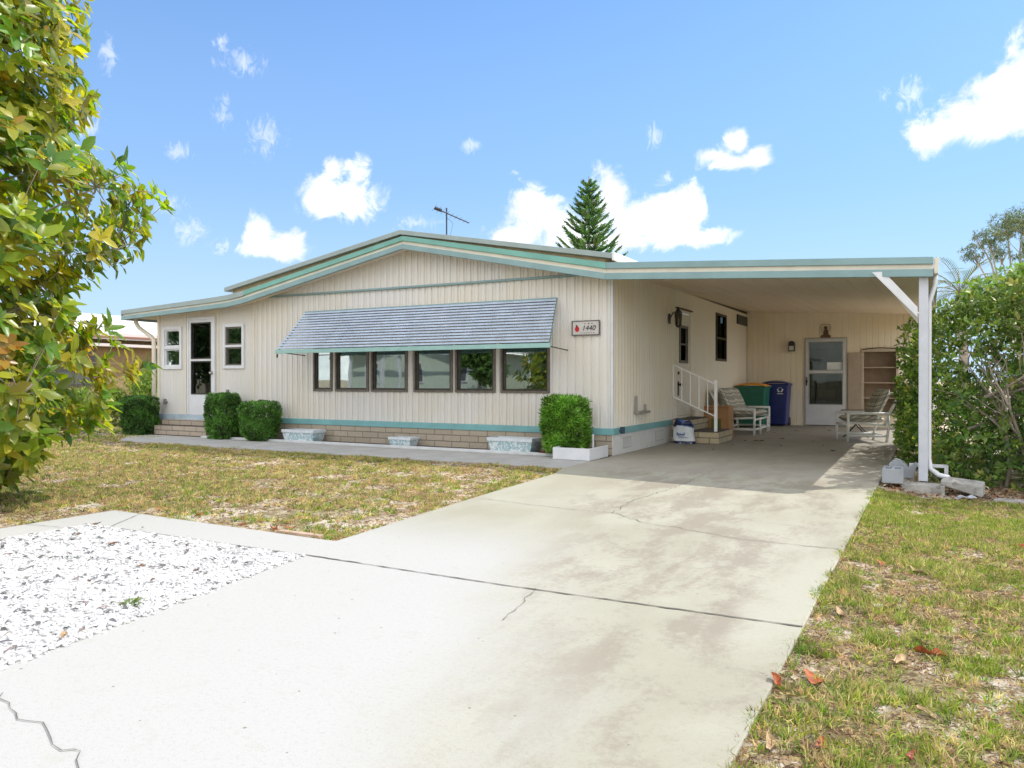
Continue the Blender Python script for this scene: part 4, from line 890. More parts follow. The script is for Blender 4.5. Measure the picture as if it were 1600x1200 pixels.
mb = MB(); mb.hexa([(4.10, -1.30, .0), (4.46, -1.42, -.09), (4.50, -1.18, -.09), (4.14, -1.08, .0)], [(4.10, -1.30, .055), (4.46, -1.42, .03), (4.50, -1.18, .05), (4.14, -1.08, .075)])
t1(mb.build('splash_block', M['concblock'], None, bevel=.012), 'sloping concrete splash block leading away from the downspout', 'splash block')
mb = MB(); mb.add([(4.22, -1.52, -.095), (4.27, -1.50, -.06), (4.33, -1.47, -.08), (4.37, -1.45, -.055), (4.24, -1.58, -.095), (4.30, -1.55, -.075), (4.36, -1.52, -.09), (4.42, -1.48, -.085)], [(0, 1, 5, 4), (1, 2, 6, 5), (2, 3, 7, 6)]); t1(mb.build('plastic_scrap', mat('dirty plastic', (.34, .36, .40), .5, var=.3, vscale=20), None, fix=False), 'crumpled white plastic scrap below the splash block', 'litter')
mb = MB(); mb.hexa([(4.55, -1.62, -.11), (6.2, -1.5, -.11), (6.2, -1.32, -.11), (4.55, -1.40, -.11)], [(4.55, -1.62, -.085), (6.2, -1.5, -.08), (6.2, -1.32, -.075), (4.55, -1.40, -.08)]); t1(mb.build('timber_edging', mat('silver weathered timber', (.30, .28, .26), .9, var=.25, vscale=14), None, bevel=.004), 'grey weathered timber edging lying under the right hedge', 'edging')
# antenna
an = thing('tv_antenna', 'old black television antenna on a mast above the roof', 'antenna', (-5.47, 4, 3.2))
MB().tube([(-5.47, 4, 3.05), (-5.47, 4, 4.91)], .016, 6).build('mast', M['black'], an)
A, B_ = Vector((-5.66, 3.8, 4.89)), Vector((-5.10, 4.34, 4.60))
MB().tube([A, B_], .014, 6).build('boom', M['black'], an)
mb = MB(); dv = (B_ - A).normalized(); sdv = Vector((dv.y, -dv.x, 0)).normalized()
for k in range(9):
    p = A + (B_ - A) * (k / 8); l = .34 - .025 * k; mb.tube([p - sdv * l, p + sdv * l], .004, 4)
mb.tube([A + Vector((0, 0, 0)), A + dv * .16 + Vector((.02, 0, .0))], .04, 6)
mb.tube([(-5.47, 4, 4.7), (-5.30, 4.0, 4.55), (-5.38, 4, 4.25)], .004, 4)
mb.build('element', M['black'], an)


# ------------------------------------------------------------------ vegetation
G_ = np.random.default_rng(11)
LM_MAG = leaf_mat('magnolia leaf', .48, .33, (.26, .17, .05), .5)
LM_BUSH = leaf_mat('small glossy leaf', .30, .45)
LM_FAR = leaf_mat('far foliage', .30, .6)
LM_GRASS = leaf_mat('grass blade', .35, .7, None, .2)
MAG = [(.12, .22, .025), (.30, .35, .035), (.50, .43, .055), (.06, .125, .02), (.33, .20, .05), (.42, .16, .05)]
def rosettes(g, P, A, nl, L, Wd, cols, wts, spread=(45, 85), fn=leaves, jit=.2, curl=.12, droop=0.0):
    """leaf whorls at P around axis A"""
    n = len(P); idx = np.repeat(np.arange(n), nl); m = len(idx); A = unit(A)
    t = unit(np.cross(A, g.normal(size=(n, 3)))); b = np.cross(A, t)
    ph = g.random(n)[idx] * 6.28 + np.tile(np.arange(nl), n) * 2.39996 + g.normal(0, .2, m)
    an = np.radians(g.uniform(*spread, m)); ring = t[idx] * np.cos(ph)[:, None] + b[idx] * np.sin(ph)[:, None]
    D = A[idx] * np.cos(an)[:, None] + ring * np.sin(an)[:, None]; D[:, 2] -= droop * g.random(m)
    N = A[idx] * np.sin(an)[:, None] - ring * np.cos(an)[:, None] + g.normal(0, .18, (m, 3))
    base = P[idx] + A[idx] * g.uniform(-.5, .15, m)[:, None] * L + ring * .008
    ll = L * g.uniform(.65, 1.15, m)
    cc = palette(g, n, cols, wts, jit)[idx] * .55 + palette(g, m, cols, wts, jit) * .45
    return fn(base, D, N, ll, ll * Wd * g.uniform(.85, 1.15, m), cc, curl) if fn is leaves else fn(base, D, N, ll, ll * Wd, cc)

# --- magnolia at the left
def magnolia():
    g = np.random.default_rng(5); cx, cy = -3.75, -6.98
    tz = [.10, .22, .51, .83, 1.27, 1.53, 1.91, 2.18, 2.67, 3.02, 3.31, 3.75, 4.23, 4.8, 5.6, 6.2]
    tr = [.45, .85, 1.28, 1.70, 1.95, 1.84, 1.18, 1.75, 2.18, 1.84, 1.25, 1.60, 1.38, 1.35, 1.0, .3]
    t_ = thing('magnolia_tree', 'large magnolia with big glossy yellow green leaves and brown leaf undersides, filling the left edge', 'tree', (cx, cy, 0))
    lim = MB(); lim.tube([(cx, cy, -.1), (cx + .05, cy, 1.2), (cx - .03, cy + .04, 2.6), (cx, cy, 4.2), (cx, cy, 5.6)], [.15, .12, .095, .06, .02], 10)
    tips = []
    nb = 62
    for k in range(nb):
        z = .35 + 5.4 * (k + g.random() * .5) / nb; a = k * 2.39996 + g.normal(0, .2)
        r = np.interp(z, tz, tr) * (.85 + .15 * math.sin(a * 3 + z * 2)); z0 = max(.3, z - .35 * r)
        u = Vector((math.cos(a), math.sin(a), 0)); p0 = Vector((cx, cy, z0)); p1 = p0 + u * r * .45 + Vector((0, 0, .12 * r)); p2 = Vector((cx, cy, z)) + u * r * .88
        w = .03 * (1 - z / 8)
        lim.tube([p0, p1, p2], [w, w * .6, w * .3], 6); tips.append(((p0, p1, p2), a, z, r))
    P = []; A = []
    tries = 0
    view = math.atan2(.4786, .878)               # azimuth of the side seen in profile
    while len(P) < 2700 and tries < 90000:
        tries += 1
        z = g.uniform(.12, 6.1); a = g.uniform(0, 2 * math.pi); R0 = np.interp(z, tz, tr)
        lobe = .80 + .2 * math.cos((a - view)) + .10 * math.sin(5 * a + 3.1 * z)
        lob = min(1.0, lobe) * R0; r = lob * math.sqrt(g.random())
        if r < lob * .30: continue
        hole = vnoise(np.array([a * 2.2 + 10]), np.array([z * 2.1 + 3]), 21, 2)[0]
        if hole < .30 and r > lob * .6: continue
        P.append((cx + r * math.cos(a), cy + r * math.sin(a), z)); A.append((math.cos(a) * .9, math.sin(a) * .9, g.uniform(.05, 1.1)))
    P = np.array(P); A = np.array(A)
    for p in P[::3]:
        # thin twig towards the nearest limb tip path
        best = min(tips, key=lambda q: (q[0][2] - Vector(p)).length); q = best[0][1].lerp(best[0][2], .75)
        if (q - Vector(p)).length < 1.2: lim.tube([q, Vector(p)], [.006, .003], 3, closed=False)
    V, F, c = rosettes(g, P, A, 9, .168, .47, MAG, [34, 30, 20, 14, 5, 1], (35, 88), curl=.16, droop=.35)
    np_mesh('crown', V, F, LM_MAG, t_, c, base=(cx, cy, 0), smooth=True)
    lim.build('trunk', M['palebark'], t_, fix=False, smooth=True)
magnolia()

# --- clipped bushes along the wall
def clipped(cx, cy, w, d, z0, z1, label, n, L, Wd, cols, wts, seed, power=4, leafy=quads, stems=True, taper=.15):
    g = np.random.default_rng(seed); t_ = thing('clipped_bush', label, 'bush', (cx, cy, 0))
    u = g.normal(size=(n * 3, 3)); u = unit(u)
    # superellipsoid shell and some depth
    k = (np.abs(u) ** power).sum(1) ** (-1 / power); dep = 1 - np.abs(g.normal(0, .13, len(u))); q = u * k[:, None] * dep[:, None]
    bump = .90 + .20 * vnoise(q[:, 0] * 3.2 + q[:, 1] * 2.1 + 20, q[:, 2] * 3.2 + q[:, 1] * 1.3 + 20, seed, 3); q *= bump[:, None]
    gap = vnoise(q[:, 0] * 4 + 30 + q[:, 1] * 3, q[:, 2] * 4 + 30, seed + 9, 2); q = q[gap > .30][:n]; n = len(q)
    sc = 1 - taper * (1 - (q[:, 2] + 1) / 2) ** 2
    P = np.stack([cx + q[:, 0] * w / 2 * sc, cy + q[:, 1] * d / 2 * sc, (z0 + z1) / 2 + q[:, 2] * (z1 - z0) / 2], 1)
    A = unit(q) + g.normal(0, .45, (n, 3)) + np.array([0, 0, .35])
    V, F, c = rosettes(g, P, A, 5, L, Wd, cols, wts, (25, 75), fn=leafy, jit=.22)
    cl_ = np.clip(.15 + 1.7 * vnoise((P[:, 0] - cx) * 6 + 20, P[:, 2] * 7 + P[:, 1] * 4 + 20, seed + 3, 2), .5, 1.7); c = c * np.repeat(cl_, len(c) // n)[:, None]
    np_mesh('foliage', V, F, LM_BUSH, t_, c, base=(cx, cy, 0))
    mb = MB(); r_ = random.Random(seed)
    for k in range(26):
        a = r_.uniform(0, 6.28); x = r_.uniform(.1, .8)
        mb.tube([(cx + r_.uniform(-.06, .06) * w, cy, z0 - .02), (cx + .2 * w * x * math.cos(a), cy + .2 * d * x * math.sin(a), (z0 + z1) / 2), (cx + .42 * w * x * math.cos(a), cy + .42 * d * x * math.sin(a), z1 - .08 - .2 * x * (z1 - z0))], [.014, .009, .003], 5)
    mb.build('stem', M['bark'], t_, fix=False)
DG = [(.05, .12, .022), (.085, .20, .035), (.14, .28, .05), (.025, .06, .014)]
clipped(-9.87, -.42, .62, .55, -.02, .76, 'dark clipped box bush at the far left end of the porch', 5200, .038, .55, DG, [45, 35, 8, 20], 31, power=6, taper=.08)  # leaf mix weighted darker, putting this bush's shade into its colour
clipped(-7.48, -.42, .54, .5, -.02, .83, 'upright clipped bush right of the porch steps', 5000, .036, .55, DG, [35, 40, 18, 12], 32, power=7, taper=.06)
clipped(-6.55, -.42, .72, .54, .0, .70, 'wide rounded clipped bush beside the left trough planter', 5200, .036, .55, DG, [35, 40, 18, 12], 33, power=4.5, taper=.25)
YG = [(.09, .22, .025), (.16, .34, .04), (.25, .44, .06), (.04, .10, .018)]
clipped(-.53, -.42, .57, .5, .08, .82, 'tall square clipped bush of feathery bright green leaves by the house corner', 4300, .080, .22, YG, [30, 38, 20, 16], 34, power=10, taper=.10)

# --- hedge / shrub at the right
def hedge():
    g = np.random.default_rng(41); t_ = thing('overgrown_hedge', 'tall overgrown hedge with bare grey branches to the right of the white post', 'hedge', (5.6, 2.5, 0))
    P = []; x0, x1, y0, y1 = 3.62, 8.6, -.78, 9.2
    N = 150000; x = g.uniform(3.2, 8.8, N); y = g.uniform(-1.3, 4.6, N); z = g.uniform(-.1, 3.0, N)
    # billowing surfaces
    fy = -.72 + .42 * (vnoise(x * 1.7, z * 1.7 + 9, 51, 3) - .5) * 2 - .18 * np.clip((z - 1.5), 0, 1) + .25 * np.clip((x - 5.2), 0, 3)
    fx = 4.12 + .5 * (vnoise(y * 1.5 + 7, z * 1.6 + 3, 52, 3) - .5) * 2 - .30 * np.clip((y - .2), 0, 1) - .55 * np.exp(-((z - .55) / .6) ** 2) * np.clip(y + .3, 0, 1) - .16 * np.exp(-((z - 1.55) / .3) ** 2) * np.clip(y + .3, 0, 1)
    fx = np.maximum(fx, np.where(z > 1.95, 4.3, 3.60))
    top = 2.16 + .42 * (vnoise(x * 1.5 + 2, y * 1.5 + 5, 53, 3) - .5) * 2 + .26 * np.clip(x - 4.2, 0, 1.0)
    dy = y - fy; dx = x - fx; dz = np.minimum(top - z, 4.6 - y + .3 * np.sin(z * 3 + x)); d = np.minimum(np.minimum(dy, dx), dz)
    keep = (d > 0) & (g.random(N) < np.where(d < .40, .62, .10))
    gap = vnoise(x * 2.6 + z * 1.2, z * 2.6 + y * 2, 54, 3); keep &= gap > .33
    # bare twiggy window in the middle of the front
    bare = np.exp(-(((x - 4.95) / .55) ** 2 + ((z - 1.15) / .42) ** 2)) * (dy < .9); keep &= g.random(N) > bare * .6; keep &= (g.random(N) > .62) | ~((y > .2) & (x < 4.9) & (z > 1.0))
    x, y, z, dx, dy, dz = [q[keep] for q in (x, y, z, dx, dy, dz)]
    P = np.stack([x, y, z], 1); n = len(P)
    A = np.stack([-np.exp(-dx * 4), -np.exp(-dy * 4) * 1.0, np.exp(-dz * 3) * 1.2 + .35], 1) + g.normal(0, .4, (n, 3))
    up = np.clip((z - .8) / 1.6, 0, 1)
    V1, F1, c1 = rosettes(g, P, A, 6, .078, .46, [(.055, .12, .022), (.11, .19, .032), (.22, .27, .05), (.03, .065, .015), (.33, .30, .08)], [34, 32, 14, 18, 5], (30, 80), fn=quads, jit=.2)
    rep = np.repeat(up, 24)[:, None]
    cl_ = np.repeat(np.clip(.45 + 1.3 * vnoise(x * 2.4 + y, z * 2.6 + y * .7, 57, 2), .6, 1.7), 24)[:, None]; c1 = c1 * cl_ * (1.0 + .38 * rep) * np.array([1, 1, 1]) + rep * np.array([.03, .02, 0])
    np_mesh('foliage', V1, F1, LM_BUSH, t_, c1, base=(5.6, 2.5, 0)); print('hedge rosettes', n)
    mb = MB(); r_ = random.Random(9)
    def branch(p, d, L, w, lv):
        p = Vector(p); d = Vector(d).normalized(); pts = [p]; k = 5
        for i in range(k):
            d = (d + Vector((r_.uniform(-.25, .25), r_.uniform(-.2, .2), r_.uniform(-.12, .25)))).normalized(); pts.append(pts[-1] + d * L / k)
        mb.tube(pts, [w * (1 - .13 * i) for i in range(k + 1)], 5, closed=False)
        if lv > 0:
            for q in range(4):
                b = pts[2 + q % 4]; branch(b, d + Vector((r_.uniform(-1, 1), r_.uniform(-.7, .5), r_.uniform(-.4, .8))), L * .6, w * .5, lv - 1)
    for k in range(13):
        x = r_.uniform(4.15, 6.2); y = r_.uniform(-.35, .9)
        branch((x, y, -.1), (r_.uniform(-.5, .5), r_.uniform(-.5, .1), .9), r_.uniform(.8, 1.3), .028, 2)
    for k in range(5):
        branch((4.3 + r_.random() * .8, -.55 + r_.random() * .3, .5 + r_.random() * .5), (1, r_.uniform(-.1, .15), r_.uniform(.05, .55)), 1.0, .016, 2)
    mb.build('branches', M['bark'], t_, fix=False)
hedge()

# --- neighbouring shrubs at the left
def tallshrub(cx, cy, w, h, label, seed, n, cols, L=.09, nm='young_shrub'):
    g = np.random.default_rng(seed); t_ = thing(nm, label, 'shrub', (cx, cy, 0)); P = []; A = []; mb = MB(); ns = 16
    for k in range(ns):
        a = g.uniform(0, 6.28); r = w * .5 * math.sqrt(g.random()); hh = h * g.uniform(.62, 1.0) * (1 - .25 * r / (w * .5)); bx, by = cx + r * .5 * math.cos(a), cy + r * .5 * math.sin(a); tx, ty = cx + r * math.cos(a), cy + r * math.sin(a)
        mb.tube([(bx, by, -.06), ((bx + tx) / 2, (by + ty) / 2, hh * .5), (tx, ty, hh * .97)], [.014, .009, .003], 5)
        m = n // ns; u = g.random(m) ** .8; rr = .16 * (1 - u * .7) * w
        P.append(np.stack([bx + (tx - bx) * u + g.normal(0, 1, m) * rr, by + (ty - by) * u + g.normal(0, 1, m) * rr, u * hh], 1)); A.append(g.normal(0, .5, (m, 3)) + [0, 0, .9])
    P = np.concatenate(P); A = np.concatenate(A)
    V, F, c = rosettes(g, P, A, 5, L, .35, cols, [3, 3, 2, 1], (20, 70), fn=quads)
    np_mesh('foliage', V, F, LM_BUSH, t_, c, base=(cx, cy, 0)); mb.build('stem', M['bark'], t_, fix=False)
SHC = [(.10, .20, .03), (.20, .30, .045), (.31, .36, .07), (.04, .09, .02)]
tallshrub(-12.9, 1.9, 1.9, 1.85, 'young leafy shrub with upright shoots just beyond the left end of the home', 61, 2400, SHC)
tallshrub(-14.0, .6, 2.2, 1.15, 'lower bright shrub half hidden behind the magnolia leaves', 62, 2200, SHC)
tallshrub(-16.4, -.6, 2.4, 1.9, 'bushy shrub in front of the neighbouring brown wall', 63, 2200, SHC)
tallshrub(-13.9, 3.6, 2.0, 1.5, 'dark shrub close to the neighbouring home, behind the upright shrub', 64, 2000, [(.05, .11, .02), (.09, .17, .03), (.14, .22, .05), (.02, .05, .01)])

# --- norfolk pine behind the house
def pine(cx, cy, H, label, seed, z_start=1.6, spread=.33, cap=1.7):
    g = np.random.default_rng(seed); t_ = thing('norfolk_pine', label, 'tree', (cx, cy, 0)); V = []; C4 = []; Q = []
    MB().tube([(cx, cy, -.1), (cx, cy, H * .6), (cx, cy, H + .15)], [.16, .09, .012], 8).build('trunk', M['bark'], t_)
    segs = []
    z = z_start; k = 0
    while z < H - .12:
        L = min(cap, (H - z) * spread + .18); nb = 6
        for b in range(nb):
            a = b * 2 * math.pi / nb + k * .5 + g.normal(0, .08); u = np.array([math.cos(a), math.sin(a), 0]); up = .42 + .35 * math.exp(-(H - z)); pts = []
            for i in range(9):
                f = i / 8; pts.append(np.array([cx, cy, z]) + u * L * f + np.array([0, 0, L * (up * f - .15 * math.sin(f * 3.1) + .10 * f * f)]))
            for i in range(8): segs.append((pts[i], pts[i + 1], .040, .036))
            s_ = np.array([-u[1], u[0], 0]); nbl = int(L / .08)
            for q in range(nbl):
                f = .12 + .88 * (q + .5) / nbl; p = pts[0] + (pts[-1] - pts[0]) * f; p[2] = np.interp(f, np.linspace(0, 1, 9), [w_[2] for w_ in pts])
                l = (.34 * (1 - .55 * f) + .05) * min(1, L / .9 + .2)
                for sg_ in (-1, 1):
                    d = u * .75 + s_ * sg_ * .62 + np.array([0, 0, .55 + g.normal(0, .12)]); d /= np.linalg.norm(d); segs.append((p, p + d * l, .030, .010))
        z += .23 + .17 * min(1, (H - z) / 3); k += 1
    # spiky foliage ropes: star section tubes
    a = np.array([s[0] for s in segs]); b = np.array([s[1] for s in segs]); r0 = np.array([s[2] for s in segs]); r1 = np.array([s[3] for s in segs]); n = len(a)
    d = unit(b - a); t1_ = unit(np.cross(d, np.array([.3, .2, 1.0]))); t2 = np.cross(d, t1_); ms = 5; vs = []
    for e, (p, r) in enumerate(((a, r0), (b, r1))):
        for i in range(ms):
            th = 2 * math.pi * i / ms; vs.append(p + (t1_ * math.cos(th) + t2 * math.sin(th)) * r[:, None])
    Vv = np.stack(vs, 1); o = (np.arange(n) * 2 * ms)[:, None]
    F = [o + np.array([i, (i + 1) % ms, ms + (i + 1) % ms, ms + i]) for i in range(ms)]
    col = np.repeat(palette(g, n, [(.06, .15, .045), (.10, .22, .055), (.17, .30, .06), (.12, .11, .06)], [4, 4, 3, 1]), 2 * ms, 0)
    # needles
    m = n * 7; ix = np.repeat(np.arange(n), 7); f = g.random(m)[:, None]; th = g.random(m) * 6.28; nd = unit((t1_[ix] * np.cos(th)[:, None] + t2[ix] * np.sin(th)[:, None]) + d[ix] * .9)
    Vn, Fn, cn = quads(a[ix] * (1 - f) + b[ix] * f, nd, g.normal(size=(m, 3)), np.full(m, .085), np.full(m, .022), np.repeat(col[::2 * ms], 7, 0))
    V0 = Vv.reshape(-1, 3); np_mesh('crown', np.concatenate([V0, Vn]), [np.concatenate(F), Fn[0] + len(V0)], LM_FAR, t_, np.concatenate([col, cn]), base=(cx, cy, 0))
# view ray of pixel 907: 30 m out
pine(-7.70, 17.35, 8.85, 'norfolk pine with tiered upswept branches rising behind the roof', 71)

def loose_tree(nm, label, cx, cy, H, clumps, seed, n, L, Wd, cols, wts, trunk, droop=.6, fn=quads, csize=.5, lm=None, cat='tree'):
    g = np.random.default_rng(seed); t_ = thing(nm, label, cat, (cx, cy, 0)); P = []; mb = MB(); r_ = random.Random(seed)
    for k, (dx, dy, z, r) in enumerate(clumps):
        m = int(n * r * r / sum(c[3] ** 2 for c in clumps)); q = unit(g.normal(size=(m, 3))) * (g.random(m) ** .45)[:, None] * r
        q[:, 2] *= .8; gap = vnoise(q[:, 0] * 2.2 / r + k * 5 + 9, q[:, 2] * 2.2 / r + 9, seed + k, 3) > .42; P.append(np.array([cx + dx, cy + dy, z]) + q[gap])
        mid = Vector((cx + dx * .35, cy + dy * .35, z * .55 + .2)); end = Vector((cx + dx, cy + dy, z))
        mb.tube([(cx, cy, H * .25), mid, mid.lerp(end, .6) + Vector((r_.uniform(-.2, .2), 0, 0)), end], [trunk * .6, trunk * .4, trunk * .25, trunk * .08], 6)
        for _ in range(5):
            e2 = end + Vector((r_.uniform(-r, r), r_.uniform(-r, r), r_.uniform(-.3 * r, .8 * r))); mb.tube([mid.lerp(end, .8), e2], [trunk * .15, trunk * .04], 4)
    mb.tube([(cx, cy, -.1), (cx + .05, cy, H * .15), (cx, cy, H * .3)], [trunk, trunk * .8, trunk * .6], 8)
    P = np.concatenate(P); A = g.normal(0, .6, (len(P), 3)) + np.array([0, 0, .5 - droop])
    V, F, c = rosettes(g, P, A, 5, L, Wd, cols, wts, (20, 80), fn=fn, droop=droop)
    np_mesh('crown', V, F, lm or LM_FAR, t_, c, base=(cx, cy, 0)); mb.build('trunk', M['palebark'], t_, fix=False)
EUC = [(.10, .14, .055), (.16, .19, .075), (.06, .09, .04), (.24, .22, .10)]
def cw(px, py, depth):        # a place seen in the photo, at a chosen distance
    r = (px - 800) / 1206; u = (594 - py) / 1206
    return (4.027 + depth * (-.4786 + .878 * r), -10.386 + depth * (.878 + .4786 * r), 1.083 + depth * u)
c0 = cw(1592, 440, 34)
def rel(px, py, dep, base, r): p = cw(px, py, dep); return (p[0] - base[0], p[1] - base[1], p[2], r)
loose_tree('eucalyptus_tree', 'airy grey green tree with forked pale limbs beyond the right hedge', c0[0], c0[1], 8.5,
           [rel(1572, 352, 34, c0, .85), rel(1598, 345, 34.5, c0, .9), rel(1545, 375, 33.5, c0, .75), rel(1518, 395, 34, c0, .55), rel(1605, 385, 33, c0, .8), rel(1560, 395, 35, c0, .5), rel(1640, 360, 34, c0, 1.2), rel(1625, 410, 34.6, c0, .8), rel(1525, 368, 34.3, c0, .3)], 81, 2600, .19, .17, EUC, [4, 4, 3, 1], .16, droop=.9)
def palm(cx, cy, H, label, seed):
    g = np.random.default_rng(seed); t_ = thing('palm_tree', label, 'palm', (cx, cy, 0)); MB().tube([(cx, cy, -.1), (cx + .1, cy, H * .5), (cx, cy, H)], [.17, .14, .12], 10).build('trunk', M['bark'], t_)
    P = []; D = []; N = []; Ls = []; rb = MB()
    for k in range(22):
        a = k * 2.39996; el = .2 + 1.1 * (k / 22); u = np.array([math.cos(a), math.sin(a), 0]); L = 1.5; pts = []; p = np.array([cx, cy, H]); d = u * math.cos(el) + np.array([0, 0, math.sin(el)])
        for i in range(12):
            pts.append(p.copy()); p = p + d * L / 12; d = d + np.array([0, 0, -.12]); d /= np.linalg.norm(d)
            s_ = np.cross(d, [0, 0, 1]); s_ /= np.linalg.norm(s_)
            for sg_ in (-1, 1):
                for w_ in (0, .5): P.append(p + d * L / 24 * w_ * 2); D.append(s_ * sg_ * .8 + d * .7 + np.array([0, 0, -.1])); N.append([0, 0, 1.]); Ls.append(.5 * math.sin(.25 + 2.6 * i / 12))
        rb.tube(pts, [.018] + [.012] * 10 + [.004], 4, closed=False)
    P, D, N, Ls = map(np.array, (P, D, N, Ls)); V, F, c = quads(P, D, N, Ls, np.full(len(P), .035), palette(g, len(P), [(.09, .13, .05), (.14, .18, .08), (.2, .2, .12)], [3, 3, 1]))
    f = np_mesh('frond', V, F, LM_FAR, t_, c, base=(cx, cy, 0)); f['kind'] = 'stuff'; rb.build('frond_rib', M['palebark'], t_, fix=False)
c1 = cw(1500, 462, 24); palm(c1[0], c1[1], c1[2] + .05, 'palm with grey green fronds just showing above the right hedge', 91)

# ------------------------------------------------------------------ neighbouring home at the left, and the homes across the street
nb = thing('neighbour_home', 'low brown home with a wide white roof beyond the left end of the lawn', 'house', (-22, 2, 0))
MB().box(-27, -17.35, -1.2, 9, -.05, 2.33).build('wall', mat('tan brown siding', (.30, .20, .10), .8, var=.12), nb)
mb = MB(); mb.add([(x, y, z) for y in (-1.8, 10) for x, z in ((-16.9, 2.42), (-22, 3.42), (-27.6, 2.42), (-27.6, 2.34), (-22, 3.34), (-16.9, 2.34))], [(0, 1, 7, 6), (1, 2, 8, 7), (3, 4, 10, 9), (4, 5, 11, 10), (0, 5, 4, 1), (1, 4, 3, 2), (6, 7, 10, 11), (7, 8, 9, 10), (5, 0, 6, 11), (2, 3, 9, 8)])
mb.build('roof', mat('white coated roof', (.74, .74, .75), .7, var=.04), nb)
MB().box(-16.9, -16.86, -1.8, 10, 2.26, 2.45).build('fascia', mat('pinkish white fascia', (.62, .55, .52), .6), nb)
MB().box(-16.86, -16.84, -1.8, 10, 2.30, 2.36).build('fascia_stripe', mat('brown fascia stripe', (.26, .12, .08), .6), nb)
MB().box(-17.3, -16.9, -1.8, 10, 2.06, 2.14).build('eave', mat('pinkish white fascia', (.62, .55, .52), .6), nb)
for y in (2.2, 5.4, -.6):
    w_ = MB().box(-17.36, -17.31, y, y + 1.3, .9, 1.95).build('window', M['bronze2'], nb); MB().box(-17.31, -17.29, y + .06, y + 1.24, .96, 1.89).build('pane', mat('dull pane', (.10, .11, .10), .2), w_)
def far_home(x0, x1, y0, label, wall, gable=True, h=2.5):
    t_ = thing('far_home', label, 'house', ((x0 + x1) / 2, y0, 0)); d = 8
    MB().box(x0, x1, y0 - d, y0, -.05, h).build('wall', wall, t_)
    xm = (x0 + x1) / 2; mb = MB(); mb.add([(x, y, z) for y in (y0 + .7, y0 - d - .5) for x, z in ((x0 - .6, h), (xm, h + 1.3), (x1 + .6, h), (x1 + .6, h + .22), (xm, h + 1.52), (x0 - .6, h + .22))], [(0, 1, 7, 6), (1, 2, 8, 7), (2, 3, 9, 8), (3, 4, 10, 9), (4, 5, 11, 10), (5, 0, 6, 11), (0, 5, 4, 1), (1, 4, 3, 2), (6, 7, 10, 11), (7, 8, 9, 10)])
    mb.build('roof', M['roof'], t_); mb = MB(); mb.add([(x0, y0 - .01, h), (x1, y0 - .01, h), (xm, y0 - .01, h + 1.25)], [(0, 1, 2)]); mb.build('gable', wall, t_, fix=False)
    for k in range(4): MB().box(x0 + .3 + k * (x1 - x0) * .13, x0 + .42 + k * (x1 - x0) * .13, y0 + .5, y0 + .62, 0, h).build('porch_post', M['white'], t_)
    MB().box(x0 - .6, x1 + .6, y0 + .7, y0 + .75, h - .02, h + .2).build('eave_board', M['white'], t_)
    n = max(2, int((x1 - x0) / 2.6))
    for k in range(n):
        a = x0 + (k + .5) * (x1 - x0) / n - .55; w_ = MB().box(a, a + 1.1, y0, y0 + .05, .9, 2.1).build('window', M['white'], t_)
        MB().box(a + .07, a + .52, y0 + .05, y0 + .06, .98, 2.02).box(a + .58, a + 1.03, y0 + .05, y0 + .06, .98, 2.02).build('pane', mat('dull pane', (.10, .11, .10), .2), w_)
far_home(-26, -17, -25, 'pale green gabled home across the street, mirrored in the front windows', mat('pale green wall', (.50, .56, .47), .8))
far_home(-14.5, -4, -25.5, 'beige block home with white roof across the street, mirrored in the front windows', mat('beige wall', (.60, .55, .44), .8))
far_home(1, 9, -26, 'white home across the street, mirrored in the rear storm door', mat('white wall', (.6, .6, .57), .8))
loose_tree('street_tree', 'broad dark tree across the street, mirrored in the sunroom door', -37, -26, 9, [(0, 0, 6, 3), (2, 1, 4.5, 2.2), (-2, 0, 4.6, 2.4), (0, 0, 3, 2)], 83, 3500, .35, .5, [(.05, .10, .03), (.09, .16, .04), (.03, .06, .02)], [3, 2, 2], .3, droop=.3)
loose_tree('street_tree', 'small green tree between the two gabled homes across the street', -15.8, -22.5, 4, [(0, 0, 2.6, 1.3), (.6, 0, 1.6, 1.0)], 84, 1500, .22, .5, [(.06, .12, .03), (.12, .2, .04)], [3, 2], .12, droop=.3)

loose_tree('side_tree', 'spreading green tree on the next lot, mirrored in the sunroom door', -24.5, -13.5, 7, [(0, 0, 5, 2.4), (1.4, .5, 3.4, 1.8), (-1.4, 0, 3.4, 1.9), (0, .5, 2.0, 1.5)], 85, 3000, .28, .5, [(.05, .10, .03), (.09, .16, .04), (.03, .06, .02)], [3, 2, 2], .22, droop=.3)
